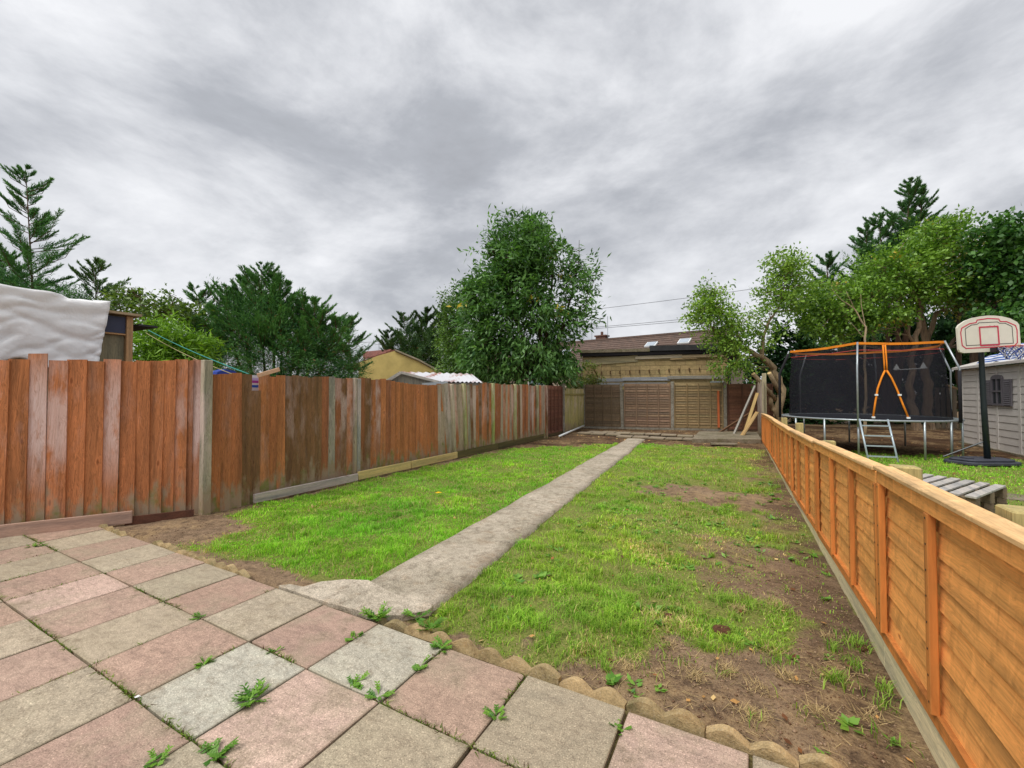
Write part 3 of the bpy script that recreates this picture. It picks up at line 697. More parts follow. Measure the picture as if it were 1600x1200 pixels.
def conifer(name, label, group, seed, leaders, base, c1, c2, trunk_r=.07, fill=None, bw=.0125, cat='conifer', brown=.0, blade=.085, **kw):
    rng = np.random.default_rng(seed); base = np.array(base, float); root = empty(name, tuple(base)); tag(root, label, cat, group)
    P = []; D = []; L = []; T = []; mb = MB(); bb = MB()
    for (b, t, Lm, nb) in leaders:
        a = conifer_sprays(rng, b, t, Lm, nb, blade=blade, **kw); P.append(a[0]); D.append(a[1]); L.append(a[2]); T.append(a[3])
        b_ = np.array(b, float); t_ = np.array(t, float); g = base * .7 + b_ * .3; g[2] = max(base[2], 0)
        mb.tube([base - base, (g * .4 + b_ * .6) - base, b_ - base, (b_ * .5 + t_ * .5) - base, t_ - base], [trunk_r, trunk_r * .7, trunk_r * .45, trunk_r * .25, .006], 6)
        for q in a[4]: bb.tube([q[0] - base, q[1] - base, q[2] - base], [.014, .009, .003], 3, cap=False)
    if fill:
        cl = crown_pts(rng, fill[0], fill[1]); n = len(cl) * fill[2]; cc = np.repeat(cl, fill[2], 0); ctr = cl.mean(0)
        cd = unit(unit(cc - ctr) * .9 + np.repeat(rng.normal(size=(len(cl), 3)) * .35, fill[2], 0) + np.array([0, 0, .35]))
        sp = rng.normal(size=(n, 3)) * .12; along = rng.uniform(-.22, .22, (n, 1))
        P.append(cc + sp * .8 + cd * along); D.append(unit(cd + rng.normal(size=(n, 3)) * .42)); L.append(blade * 1.25 * rng.uniform(.6, 1.3, n)); T.append(np.repeat(rng.random(len(cl)), fill[2]) * .75)
    P = np.concatenate(P); D = np.concatenate(D); L = np.concatenate(L); T = np.concatenate(T)[:, None]; n = len(P)
    T = np.clip(T + rng.normal(size=(n, 1)) * .12, 0, 1); col_ = c1 * (1 - T) + c2 * T
    if brown: m = rng.random((n, 1)) < brown * np.clip(1.6 - (P[:, 2:3] - base[2]) / 3.0, 0, 1.6); col_ = np.where(m, A3(130, 92, 62) * (.6 + .6 * rng.random((n, 1))), col_)
    leafmesh('crown', P - base, D, unit(rng.normal(size=(n, 3)) + np.array([0, 0, .6])), L, L * (bw / .085), col_, M['needle'], root)
    mb.build('trunk', M['bark'], root, smooth=True, color=lin(96, 74, 60)); bb.build('branches', M['bark'], root, color=lin(96, 70, 56), kind='stuff')
    return root
def g0(p, z=0): return (p[0], p[1], z)


# ---- trees and shrubs behind the old left fence
d = 12.0
def ld(ub, vb, ut, vt, d, Lm, nb): return (at(ub, vb, d), at(ut, vt, d), Lm, nb)
conifer('tall_conifer', 'tall thin-topped conifer rising above the white tarpaulin at the far left', 'conifers beyond the old fence', 11,
        [ld(52, 470, 40, 262, d, 1.05, 70), ld(20, 480, -10, 400, d + .6, .8, 30)], g0(at(55, 500, d)), A3(44, 94, 56), A3(116, 168, 94),
        fill=([(40, 455, d, 75, 34, 1.0, 1), (95, 470, d, 40, 22, .8, .5)], 150, 46), brown=.02)
conifer('small_conifer', 'small open conifer between the tall conifer and the leafy shrub at left', 'conifers beyond the old fence', 12,
        [ld(150, 500, 150, 408, 13, .9, 36)], g0(at(150, 520, 13)), A3(53, 94, 51), A3(129, 165, 94), fill=([(150, 480, 13, 45, 30, .8, 1)], 60, 40), brown=.02)
broadleaf('leafy_shrub', 'tall sparse broad-leaved shrub with sky showing through beside the hut', None, 13,
          [[P4(235, 600, 11, .06), P4(235, 520, 11, .05), P4(220, 470, 11, .03), P4(205, 450, 11, .015)], [P4(235, 540, 11, .04), P4(260, 490, 11, .02), P4(275, 465, 11, .01)], [P4(235, 530, 11, .04), P4(190, 490, 11, .02), P4(180, 455, 11, .01)]],
          [(200, 470, 11, 34, 26, .6, 1), (262, 482, 11, 34, 24, .6, 1), (230, 498, 11, 60, 22, .6, 1), (290, 485, 11, 18, 16, .5, .4)], 150, 15, .12, .11, .06, A3(49, 82, 31), A3(134, 163, 64), at(235, 520, 11), droop=.5)
broadleaf('bamboo_clump', 'bright green narrow-leaved bushy clump just right of the timber hut', None, 14,
          [[P4(262, 640, 9.2, .04), P4(262, 560, 9.2, .03), P4(255, 520, 9.2, .01)], [P4(280, 640, 9.2, .03), P4(290, 560, 9.2, .02)], [P4(240, 640, 9.2, .03), P4(230, 555, 9.2, .02)]],
          [(250, 535, 9.2, 48, 34, .6, 1), (262, 572, 9.2, 62, 34, .6, 1.2), (300, 550, 9.4, 30, 34, .5, .6)], 420, 20, .13, .15, .028, A3(58, 103, 24), A3(159, 206, 64), at(262, 590, 9.2), cat='bush', droop=.35, every=9, twig=.006)
d = 12.6
conifer('broad_conifer', 'broad dark green conifer clump with many ragged tips above the middle of the old fence', 'conifers beyond the old fence', 15,
        [ld(335, 560, 303, 448, d, 1.0, 42), ld(365, 540, 352, 448, d, .9, 40), ld(385, 540, 378, 434, d + .3, .85, 44), ld(412, 560, 408, 414, d, 1.0, 60), ld(428, 540, 428, 428, d, .9, 46), ld(440, 560, 443, 440, d + .4, .9, 40),
         ld(470, 560, 476, 468, d, .9, 40), ld(488, 560, 494, 470, d, .9, 40), ld(505, 570, 530, 500, d - .3, .9, 36), ld(455, 580, 512, 486, d - .4, .6, 30), ld(340, 580, 290, 480, d - .3, .7, 30)],
        g0(at(430, 620, d)), A3(38, 82, 47), A3(116, 168, 87),
        fill=([(415, 545, d, 120, 55, 1.3, 2.2), (345, 545, d, 60, 60, 1.1, 1), (500, 560, d, 58, 42, 1.1, 1), (410, 490, d, 60, 50, .9, 1), (540, 590, d, 26, 26, .8, .4), (430, 600, d - .5, 130, 34, .8, 1.6)], 1250, 56), brown=.05)
conifer('small_conifer', 'small pointed conifer just left of the ochre building', 'conifers beyond the old fence', 16,
        [ld(550, 585, 542, 500, 15, .75, 44)], g0(at(550, 620, 15)), A3(44, 89, 53), A3(112, 159, 94), fill=([(550, 570, 15, 16, 20, .5, 1)], 30, 40))
conifer('dark_conifer', 'dark spreading conifer behind the corrugated shed roof', 'conifers beyond the old fence', 17,
        [ld(665, 590, 668, 484, 27, 2.1, 60), ld(645, 590, 630, 490, 27, 1.9, 46), ld(625, 580, 604, 518, 27, 1.5, 36), ld(690, 580, 695, 478, 27.5, 1.6, 40)], g0(at(660, 620, 27)), A3(38, 69, 42), A3(103, 136, 78),
        fill=([(660, 545, 27, 50, 44, 1.9, 1)], 420, 44), blade=.15, brown=.04)
broadleaf('green_tree', 'mid-green tree tucked against the left side of the big glossy-leaved tree', 'trees beyond the old fence', 18,
          [[P4(720, 640, 20, .14), P4(718, 560, 20, .1), P4(715, 500, 20, .04), P4(712, 460, 20, .015)], [P4(718, 560, 20, .06), P4(695, 520, 20, .02)]],
          [(712, 480, 20, 24, 36, 1.0, .8), (708, 520, 20, 28, 40, 1.2, 1), (712, 565, 19.5, 26, 32, 1.2, 1), (730, 560, 20, 40, 45, 1.2, 1)], 420, 24, .2, .13, .06, A3(44, 85, 35), A3(125, 163, 67), at(715, 560, 20), bark=lin(90, 78, 62))
# the big tree
d = 17.0
limbs = [[P4(862, 660, d, .15), P4(858, 600, d, .14), P4(850, 540, d, .11), P4(842, 480, d, .07), P4(832, 400, d, .035), P4(826, 345, d, .01)],
         [P4(858, 600, d, .1), P4(870, 540, d, .07), P4(890, 470, d, .04), P4(905, 410, d, .02), P4(905, 375, d, .008)],
         [P4(858, 590, d, .09), P4(820, 530, d, .07), P4(785, 460, d, .04), P4(765, 400, d, .015)],
         [P4(855, 570, d, .08), P4(875, 520, d, .05), P4(915, 470, d, .02), P4(932, 430, d, .008)],
         [P4(820, 530, d, .05), P4(770, 530, d, .03), P4(735, 480, d, .015)], [P4(850, 540, d, .06), P4(862, 450, d, .04), P4(866, 380, d, .01)]]
ells = [(812, 394, d, 50, 52, 1.6, 1.9), (795, 440, d, 66, 60, 1.8, 2.3), (765, 500, d, 52, 58, 1.7, 1.7), (845, 500, d, 66, 66, 1.8, 1.9), (850, 400, d, 36, 52, 1.4, .9), (888, 425, d, 24, 44, 1.2, .32), (918, 430, d, 15, 46, .9, .2),
        (908, 490, d, 24, 34, 1.0, .26), (745, 560, d, 32, 40, 1.3, .9), (800, 565, d, 70, 42, 1.8, 1.9), (865, 570, d, 42, 32, 1.3, 1.0), (830, 350, d, 24, 14, .8, .25), (735, 470, d, 20, 40, 1.0, .5)]
broadleaf('glossy_leaved_tree', 'big tree with long glossy leaves, some yellow, behind the end of the old fence', 'trees beyond the old fence', 19, limbs, ells, 1650, 17, .19, .23, .076,
          A3(38, 85, 35), A3(125, 172, 89), at(835, 500, d), bark=lin(72, 58, 48), droop=.35, special=[(A3(214, 190, 60), .004, True)], every=2, twig=.014)
broadleaf('climbing_shrub', 'low brownish shrub straggling over the corner of the far fence', None, 20,
          [[P4(925, 660, 19.5, .04), P4(925, 610, 19.5, .03), P4(935, 590, 19.5, .01)], [P4(925, 620, 19.5, .02), P4(905, 598, 19.5, .01)]],
          [(920, 596, 19.5, 22, 12, .5, 1), (897, 602, 19.2, 18, 12, .5, .7), (920, 572, 19.7, 14, 5, .3, .25)], 90, 18, .14, .12, .06, A3(78, 94, 44), A3(168, 179, 94), at(915, 610, 19.5), bark=lin(130, 100, 72), cat='bush')

# ---- trees on the right
d = 16.5
limbs = [[P4(1212, 700, d, .20), P4(1216, 655, d, .17), P4(1220, 610, d, .14), P4(1212, 575, d, .12), P4(1190, 557, d, .1), P4(1160, 543, d, .075), P4(1140, 530, d, .06), P4(1118, 518, d, .03)],
         [P4(1190, 557, d, .08), P4(1192, 530, d, .06), P4(1200, 505, d, .05), P4(1216, 480, d, .03), P4(1228, 440, d, .015)],
         [P4(1160, 543, d, .05), P4(1152, 520, d, .03), P4(1130, 490, d, .02), P4(1115, 462, d, .01)], [P4(1216, 650, d, .1), P4(1206, 628, d, .08), P4(1203, 610, d, .075)]]
ells = [(1112, 462, d, 24, 26, .7, .6), (1096, 495, d, 26, 26, .8, .7), (1128, 500, d, 40, 34, .9, 1.0), (1228, 418, d, 34, 28, .9, 1.0), (1212, 460, d, 32, 38, .9, 1.0), (1172, 520, d, 48, 32, 1.0, 1.0), (1150, 560, d, 38, 34, .9, .8), (1240, 455, d, 26, 40, .8, .6), (1125, 535, d, 34, 14, .7, .4)]
cut = broadleaf('pruned_tree', 'light green tree with a bent trunk and sawn-off limbs left of the trampoline', 'trees in the neighbouring garden', 31, limbs, ells, 620, 17, .17, .13, .068, A3(60, 109, 33), A3(168, 203, 80), at(1180, 540, d), bark=lin(150, 130, 100), every=2, twig=.011)
b0 = np.array(cut.location)
for (p, q, r) in [(P4(1212, 625, d, 0), P4(1177, 584, d - .3, 0), .085), (P4(1222, 620, d, 0), P4(1202, 583, d - .4, 0), .09)]:
    p = np.array(p[:3]) - b0; q = np.array(q[:3]) - b0
    st = MB().tube([p, p * .5 + q * .5, q], [r, r * .9, r * .85], 10).build('sawn_limb', M['bark'], cut, smooth=True, color=lin(150, 130, 100))
    nrm = unit(q - p); MB().tube([q, q + nrm * .012], [r * .8, r * .78], 12).build('cut_face', M['cutwood'], st)
d = 21.5
conifer('tall_conifer', 'tall conifer spire standing highest in the right-hand group of trees', 'conifers in the neighbouring garden', 32,
        [ld(1405, 480, 1424, 280, d, 2.2, 110), ld(1360, 480, 1352, 352, d, 1.7, 60), ld(1300, 500, 1290, 400, d, 1.4, 50), ld(1385, 460, 1372, 335, d, 1.6, 60), ld(1430, 400, 1444, 292, d, .9, 40)], g0(at(1390, 640, d)), A3(42, 85, 51), A3(116, 165, 94),
        trunk_r=.16, fill=([(1385, 440, d, 75, 75, 2.0, 1.4), (1310, 490, d, 60, 70, 1.8, 1)], 460, 44), blade=.125)
d = 23.5
HB = .34
conifer('conifer_hedge', 'dark conifer hedge closing off the neighbouring garden behind the trampoline', 'conifers in the neighbouring garden', 33,
        [ld(1260, 620, 1262, 500, d, 1.5, 30), ld(1500, 600, 1505, 440, d, 1.8, 40), ld(1570, 600, 1580, 450, d, 1.8, 40)], g0(at(1400, 680, d)), A3(22, 49, 29), A3(64, 103, 51),
        fill=([(1250, 600, d, 95, 80, 1.0, 1), (1400, 580, d, 130, 110, 1.0, 1.4), (1560, 560, d, 120, 130, 1.0, 1.2), (1660, 560, d, 100, 140, 1.0, .8)], 2400, 30), blade=.22, bw=.036, cat='hedge')
d = 17.5
limbs = [[P4(1436, 690, d, .17), P4(1428, 640, d, .14), P4(1421, 590, d, .12), P4(1430, 540, d, .1), P4(1440, 480, d, .07), P4(1425, 450, d, .05), P4(1390, 430, d, .02)],
         [P4(1460, 690, d + .5, .2), P4(1452, 640, d + .5, .17), P4(1445, 590, d + .5, .15), P4(1448, 535, d + .5, .13), P4(1435, 470, d + .5, .08), P4(1430, 420, d + .5, .04), P4(1450, 370, d + .5, .01)],
         [P4(1448, 535, d + .5, .1), P4(1462, 490, d + .5, .08), P4(1500, 470, d + .5, .05), P4(1540, 440, d + .5, .02)], [P4(1430, 540, d, .06), P4(1405, 480, d, .03), P4(1350, 478, d, .012)]]
ells = [(1400, 420, d, 60, 46, 1.4, 1.4), (1460, 385, d, 42, 40, 1.3, 1.0), (1340, 460, d, 55, 40, 1.3, 1.1), (1440, 450, d, 60, 34, 1.3, 1.0), (1300, 500, d, 60, 40, 1.2, 1.1), (1375, 495, d, 60, 22, 1.2, .7), (1480, 355, d, 34, 14, .9, .4), (1270, 470, d, 30, 30, 1.0, .5)]
broadleaf('spreading_tree', 'wide green tree with pale multiple trunks seen through the trampoline net', 'trees in the neighbouring garden', 34, limbs, ells, 1250, 17, .2, .14, .085, A3(49, 96, 26), A3(156, 197, 73), at(1400, 480, d), bark=lin(150, 128, 104), every=4, special=[(A3(180, 160, 60), .008, True)])
d = 15.5
limbs = [[P4(1530, 640, d + 2, .16), P4(1520, 560, d + 2, .13), P4(1545, 500, d + 2, .1), P4(1560, 440, d + 1, .05), P4(1570, 380, d, .02)], [P4(1480, 545, d + 2, .07), P4(1530, 490, d + 2, .06), P4(1545, 470, d + 2, .06)]]
ells = [(1570, 370, d, 36, 32, 1.0, .9), (1600, 420, d, 50, 60, 1.2, 1.5), (1650, 400, d, 60, 70, 1.3, 1.2), (1545, 430, d + 1, 50, 50, 1.2, 1.2), (1590, 500, d, 55, 40, 1.2, 1.0), (1660, 500, d, 60, 60, 1.2, .9)]
broadleaf('dark_leafed_tree', 'dense tree with larger dark leaves above the plastic shed at the right edge', 'trees in the neighbouring garden', 35, limbs, ells, 800, 17, .2, .17, .12, A3(31, 78, 38), A3(107, 156, 67), at(1600, 470, d), bark=lin(110, 94, 80), every=4, droop=.5)
limbs = [[P4(1500, 640, 19, .12), P4(1500, 540, 19, .09), P4(1500, 460, 19, .04), P4(1505, 400, 19, .01)]]
broadleaf('olive_tree', 'olive-yellow leaved tree between the pale-trunked tree and the dark-leafed one', 'trees in the neighbouring garden', 36, limbs,
          [(1505, 400, 19, 40, 38, 1.2, 1), (1495, 450, 19, 48, 40, 1.2, 1.1), (1530, 420, 19, 30, 40, 1.2, .7)], 420, 17, .2, .13, .08, A3(80, 89, 33), A3(168, 165, 69), at(1500, 440, 19), bark=lin(100, 84, 70), every=5)
# bare dead sapling
rng = np.random.default_rng(8)
rt = empty('bare_sapling', g0(at(1352, 690, 14.8))); tag(rt, 'bare pale dead sapling poking up behind the trampoline rim', 'dead tree'); iv = np.array(rt.location)
lm = [[P4(1352, 690, 14.8, .05), P4(1352, 600, 14.8, .04), P4(1351, 545, 14.8, .035), P4(1352, 510, 14.8, .03), P4(1335, 482, 14.8, .018), P4(1316, 470, 14.8, .01), P4(1300, 452, 14.8, .004)],
      [P4(1352, 510, 14.8, .018), P4(1346, 480, 14.8, .01), P4(1345, 460, 14.8, .004)], [P4(1352, 530, 14.8, .012), P4(1330, 505, 14.8, .006), P4(1325, 500, 14.8, .003)], [P4(1335, 482, 14.8, .01), P4(1322, 455, 14.8, .004)]]
limbs_part(rng, [[(a - iv[0], b - iv[1], c - iv[2], r) for a, b, c, r in q] for q in lm], None, rt, lin(170, 150, 120))

# ---------------------------------------------------------------- old board fence on the left
LX = -5.97
def yline(u): q = FW + RT * (u - 800) / FPX; return q[1] / q[0] * LX
def board_obj(parent, p, dirv, w, h, z0, color, fade, tlean=0.0, n_in=1, thick=.024, name='board', rnd=random):
    """feather-edged upright board: p = foot on the fence line, dirv along the fence"""
    mb = MB(); lv = 5; nrm = Vector((dirv[1], -dirv[0], 0)); wa = rnd.uniform(-.012, .012); wb = rnd.uniform(-.008, .008); cut = rnd.uniform(-.008, .008)
    for i in range(lv + 1):
        t = i / lv; z = t * h; s = tlean * t; e0 = wa * math.sin(t * 3.1) * .5; e1 = wb * math.sin(t * 4 + 1) * .6; bow = .006 * math.sin(t * 3 + wa * 200)
        zt = cut if i == lv else 0
        for (a, b, zz) in ((s + e0, 0, 0), (s + w + e1, -.002, zt), (s + w + e1, thick, zt), (s + e0, thick * .3, 0)):
            mb.v.append((dirv[0] * a + nrm[0] * (b + bow), dirv[1] * a + nrm[1] * (b + bow), z + zz))
    for i in range(lv):
        for k in range(4):
            a = i * 4 + k; b = i * 4 + (k + 1) % 4; mb.f.append((a, b, b + 4, a + 4))
    mb.f += [(3, 2, 1, 0), (lv * 4, lv * 4 + 1, lv * 4 + 2, lv * 4 + 3)]
    c = (color[0], color[1], color[2], fade)
    return mb.build(name, M['board'], parent, color=c, loc=(p[0], p[1], z0))
ORB = lin(178, 114, 72); BRN = lin(124, 90, 60); RED = lin(152, 98, 66); GRY = lin(158, 150, 132); PAL = lin(176, 158, 136)
def build_left_fence():
    root = empty('old_board_fence', (LX, 3.0, 0)); tag(root, 'old stained upright-board fence with faded and broken boards down the left side of the garden', 'fence', 'fences')
    O = np.array([LX, 3.0])
    rnd = random.Random(12)
    # rear rails
    for z in (.45, 1.35):
        MB().bar((-.045, .0, z), (-.045, 10.4, z), .04, .07).build('rail', M['rough_y'], root, color=lin(110, 84, 60))
        MB().bar((-.06, -.02, z), (-1.2, -1.83, z), .04, .07).build('rail', M['rough_y'], root, color=lin(110, 84, 60))
    # near section: runs outward towards the house
    dv = Vector((-1.06, -1.83)).normalized(); s = .14; k = 0; fades = [.95, .15, .1, .12, .1, .15, .75, .15, .1, .8, 1.0, .2]
    ws = [.085, .06, .12, .115, .125, .13, .135, .14, .15, .15, .145, .14, .15, .14, .15, .14, .15]
    fd = [1.0, .3, .5, .12, .1, .12, .1, .8, .12, .12, .75, .95, .2, .3, .1, .5, .1]
    for k, w in enumerate(ws):
        a = -(s + w); p = (dv[0] * s - .0, dv[1] * s)
        c = jit(ORB if k not in (1,) else RED, .12); 
        h = 1.97 - .006 * k + rnd.uniform(-.012, .012) + (.07 if k == 11 else 0)
        board_obj(root, (dv[0] * (s + w), dv[1] * (s + w)), (-dv[0], -dv[1]), w + .012, h, .0 - .06, c, fd[k], rnd=rnd)
        s += w - .001
        if k == 6: s += .012
        if k == 10: s += .02
    # main run
    y = 2.95; i = 0; yl = yline
    while y < 13.35:
        w = rnd.uniform(.112, .138); u_y = y
        c = ORB if rnd.random() < .62 else (RED if rnd.random() < .5 else BRN); fade = rnd.choice([.05, .1, .15, .2, .35, .6])
        h = 1.745 + rnd.uniform(-.022, .018); lean = rnd.uniform(-.012, .012)
        if yl(450) < y < yl(490) and rnd.random() < .7: c = BRN; fade = .25
        if 3.35 < y < 3.5: pass
        if yl(396) < y + w / 2 < yl(410): h = 1.52
        if yl(507) - .06 < y < yl(507) + .08: c = GRY; fade = .5
        if yl(562) < y < yl(600): fade = rnd.choice([.2, .5, .7]); 
        if yl(600) < y < yl(690):
            t = (y - yl(600)) / (yl(690) - yl(600)); h = 1.735 - .075 * math.sin(t * math.pi * .8); lean = -.10 * max(0, (t - .35)); c = ORB if rnd.random() < .9 else RED; fade = .12
            if t > .85: c = PAL; fade = .4
        if yl(690) <= y < yl(745):
            t = (y - yl(690)) / (yl(745) - yl(690)); lean = -.30 * (1 - t) - .02; h = 1.69 + rnd.uniform(-.02, .03); c = rnd.choice([GRY, PAL, ORB, GRY, RED, BRN]); fade = rnd.choice([.3, .5, .7]); w *= .9
        if y >= yl(745): c = rnd.choice([ORB, RED, ORB, BRN, RED, ORB, PAL, RED]); fade = rnd.choice([.2, .4, .7, .3, .5]); h = 1.745 + rnd.uniform(-.02, .02)
        z0 = -.06 if y < 3.5 else -.02
        board_obj(root, (0, y - 3.0), (0, 1), w + .014, h - z0, z0, jit(c, .14), fade, lean, rnd=rnd)
        y += w; i += 1
        if rnd.random() < .12: y += .012
    # posts
    def post(yy, col_, x=.035, w=.09, h=1.78, t=.09, dy=0): MB().box((x - t / 2, -w / 2, -.1), (x + t / 2, w / 2, h)).build('post', M['board'], root, bevel=.006, color=(col_[0], col_[1], col_[2], .55), loc=(0, yy - 3.0, 0), rot=(dy, 0, 0))
    post(2.895, lin(164, 156, 134), h=1.90, w=.10); post(yl(557), lin(158, 156, 150), h=1.74, w=.075); post(yl(552), lin(150, 140, 120), h=1.75, w=.05)
    post(yl(708), lin(176, 166, 140), h=1.70, dy=.07); post(yl(726), lin(160, 164, 104), h=1.72, dy=.06); post(yl(768), lin(156, 170, 96), h=1.76); post(yl(803), lin(168, 168, 120), h=1.76); post(yl(838), lin(150, 150, 110), h=1.76)
    post(13.4, lin(120, 90, 60), h=1.76, w=.06)
    # gravel boards at the foot
    g = [(yl(708), yl(775)), (yl(775) + .02, yl(846)), ]
    for a, b in g: MB().bar((.07, a - 3.0, .055), (.07, b - 3.0, .055), .03, .16).build('gravel_board', M['rough_y'], root, color=lin(98, 90, 58, 1))
    MB().bar((.02, -.02 - .2, .01), (-.30, -.62 - .15, .01), .03, .1).build('gravel_board', M['rough_y'], root, color=lin(96, 62, 48))  # brown-red board, its colour darkened to carry the shadow beside the post
    return root
build_left_fence()
def plank(name, p, q, w, h, col_, label, mat='rough_y', group='loose timbers', cat='plank', up=(0, 0, 1), bevel=.004):
    p = Vector(p); q = Vector(q); m = (p + q) / 2; mb = MB(); d_ = q - p
    ln = d_.length; mb.bar((0, -ln / 2, 0), (0, ln / 2, 0), w, h)
    o = mb.build(name, M[mat], bevel=bevel, color=col_); 
    rot = Vector((0, 1, 0)).rotation_difference(d_.normalized()); o.rotation_mode = 'QUATERNION'; o.rotation_quaternion = rot; o.location = m
    return tag(o, label, cat, group)
plank('kick_board', (-6.885, 1.13, .06), (-6.22, 2.28, .06), .03, .14, lin(172, 142, 126), 'pinkish new timber on edge against the foot of the old fence beside the patio')
plank('kick_board', (-5.86, 3.46, .055), (-5.83, 5.2, .055), .045, .12, lin(176, 164, 158), 'grey-white timber lying on edge along the foot of the old fence')
plank('kick_board', (-5.84, 5.22, .07), (-5.83, 6.52, .07), .035, .14, lin(206, 184, 124), 'yellow new timber on edge right after the grey-white one')
plank('kick_board', (-5.83, 6.54, .07), (-5.84, 8.1, .07), .035, .14, lin(198, 176, 120), 'farther yellow new timber ending with an orange knot at the leaning boards')

# ---------------------------------------------------------------- new orange overlap fence on the right
OR1 = lin(228, 160, 90); OR2 = lin(200, 128, 66); CAP = lin(228, 184, 130)
def lap_panel(parent, a, b, zb, zt, battens, face, nrow, cols, name='fence_panel', far=False, cap=True, matx='lap', trim=.085, zslope=0.0, zj=None):
    """a,b 2D ends relative to parent; face = unit normal (2D) of the visible side"""
    a = Vector(a); b = Vector(b); d_ = (b - a); ln = d_.length; d_.normalize(); ang = math.atan2(-d_[0], d_[1])   # local +Y runs a->b
    sx = 1 if (Vector((math.cos(ang), math.sin(ang))).dot(Vector(face)) > 0) else -1
    rnd = random.Random(int(ln * 1000 + a[0] * 77 + a[1] * 13))
    H = zt - zb; mb = MB(); mb.box((min(sx * .004, sx * .03), 0, .0), (max(sx * .004, sx * .03), ln, .055))
    fr = mb.build(name, M[matx], parent, color=jit(cols[1], .05), loc=(a[0], a[1], zb), rot=(0, 0, ang))
    pitch = (H - .04 - (trim * .6 if cap else .02)) / nrow
    for r in range(nrow):
        m2 = MB(); seg = 10 if not far else 5; z0 = .045 + r * pitch; hh = pitch + .028; wv = rnd.uniform(0, 50)
        for s_ in range(seg + 1):
            y_ = ln * s_ / seg; wz = (vn(y_ * 3.1 + wv, r * 3.7, 5) - .5) * (.010 if not far else .012); 
            kx = .50 if cap else 1.5
            for (x_, z_) in ((-.011 * kx, z0 + hh + wz * .3), (-.018 * kx, z0 + hh + wz * .3), (.004 * kx, z0 + wz), (.016 * kx, z0 + wz)):
                m2.v.append((sx * x_, y_, z_))
        for s_ in range(seg):
            for k in range(4):
                p_ = s_ * 4 + k; q_ = s_ * 4 + (k + 1) % 4; m2.f.append((p_, q_, q_ + 4, p_ + 4))
        m2.f += [(3, 2, 1, 0), (seg * 4, seg * 4 + 1, seg * 4 + 2, seg * 4 + 3)]
        m2.build('slat', M[matx], fr, color=jit(cols[0], .08 if cap else .2))
    for y_ in battens:
        MB().box((min(sx * .017, sx * .047), -.02, .05), (max(sx * .017, sx * .047), .02, H - (trim if cap else .01))).build('batten', M['lapv'], fr, bevel=.003, color=jit(cols[1], .08), loc=(0, y_, 0))
    if cap:
        nl = MB()
        for y_ in battens:
            for r_ in range(nrow):
                z_ = .09 + r_ * pitch; dy = rnd.uniform(-.004, .004); nl.box((min(sx * .0475, sx * .0485), y_ - .004 + dy, z_), (max(sx * .0475, sx * .0485), y_ + .004 + dy, z_ + .008))
        nl.build('nail_heads', M['black_iron'], fr, kind='stuff')
        MB().box((min(sx * .018, sx * .042), 0, H - trim), (max(sx * .018, sx * .042), ln, H - .014)).build('trim_board', M[matx], fr, bevel=.003, color=jit(cols[0], .05))
        MB().box((-.03, 0, H - .012), (.058 if sx > 0 else .03, ln, H + .010)).build('capping', M[matx], fr, bevel=.004, color=jit(CAP, .05)) if sx > 0 else \
            MB().box((-.058, 0, H - .012), (.03, ln, H + .010)).build('capping', M[matx], fr, bevel=.004, color=jit(CAP, .05))
    return fr
def build_right_fence():
    root = empty('orange_panel_fence', (fence_x(3.11), 3.11, 0)); tag(root, 'new low orange overlap-panel fence running down the right side of the garden', 'fence', 'fences')
    ox, oy = fence_x(3.11), 3.11
    ed = [(-1.0, .10, 1.075), (.97, .12, 1.075), (3.11, .12, 1.065), (5.24, .075, 1.0), (7.39, .045, .945), (9.63, .03, .92), (11.9, .03, .915), (13.6, .01, .90), (15.3, -.02, .86)]
    bt = [2.40, 1.69, .40, -.3, 3.77, 4.46, 5.92, 6.69, 8.07, 8.81, 10.29, 11.12, 12.5, 13.05, 14.15, 14.75]
    for i in range(len(ed) - 1):
        y0, z0, t0 = ed[i]; y1 = ed[i + 1][0]; z0 = (ed[i][1] + ed[i + 1][1]) / 2; zt = (ed[i][2] + ed[i + 1][2]) / 2
        bl = [.022] + [b_ - y0 for b_ in bt if y0 + .1 < b_ < y1 - .1] + [y1 - y0 - .022 - .008]
        g = .004
        fr = lap_panel(root, (fence_x(y0) - ox, y0 - oy), (fence_x(y1) - ox, y1 - g - oy), z0, zt, bl, (-1, 0), 8, (OR1, OR2), far=i > 4)
        # follow the fall of the ground: pitch each panel between its end heights
        fr.rotation_euler[0] = math.atan2(ed[i + 1][1] - ed[i][1] + ed[i + 1][2] - ed[i][2], 2 * (y1 - y0)); fr.location[2] = ed[i][1] + (zt - (ed[i][2] + ed[i + 1][2]) / 2)
        # timber gravel board
        pa = (fence_x(y0) - ox - .005, y0 - oy, (z0 - .12) / 2); pb = (fence_x(y1) - ox - .005, y1 - .004 - oy, (z0 - .12) / 2)
        MB().bar(pa, pb, .035, z0 + .115).build('gravel_board', M['rough_y'], root, color=jit(lin(226, 212, 172), .06), bevel=.003)
build_right_fence()
def sq_post(x, y, h, label, col_=lin(176, 160, 108), w=.10):
    o = MB().box((-w / 2, -w / 2, -.1), (w / 2, w / 2, h)).build('square_post', M['rough_z'], color=col_, loc=(x, y, 0), bevel=.006); tag(o, label, 'post', 'posts behind the orange fence')
sq_post(fence_x(3.2) + .105, 3.2, 1.07, 'short square timber post behind the orange fence in front of the pallet', w=.12)
sq_post(fence_x(2.1) + .11, 2.05, 1.10, 'nearest square timber post behind the orange fence at the right edge', w=.12)
sq_post(fence_x(5.7) + .12, 5.5, .99, 'square timber post behind the orange fence with its top showing near the ladder foot')
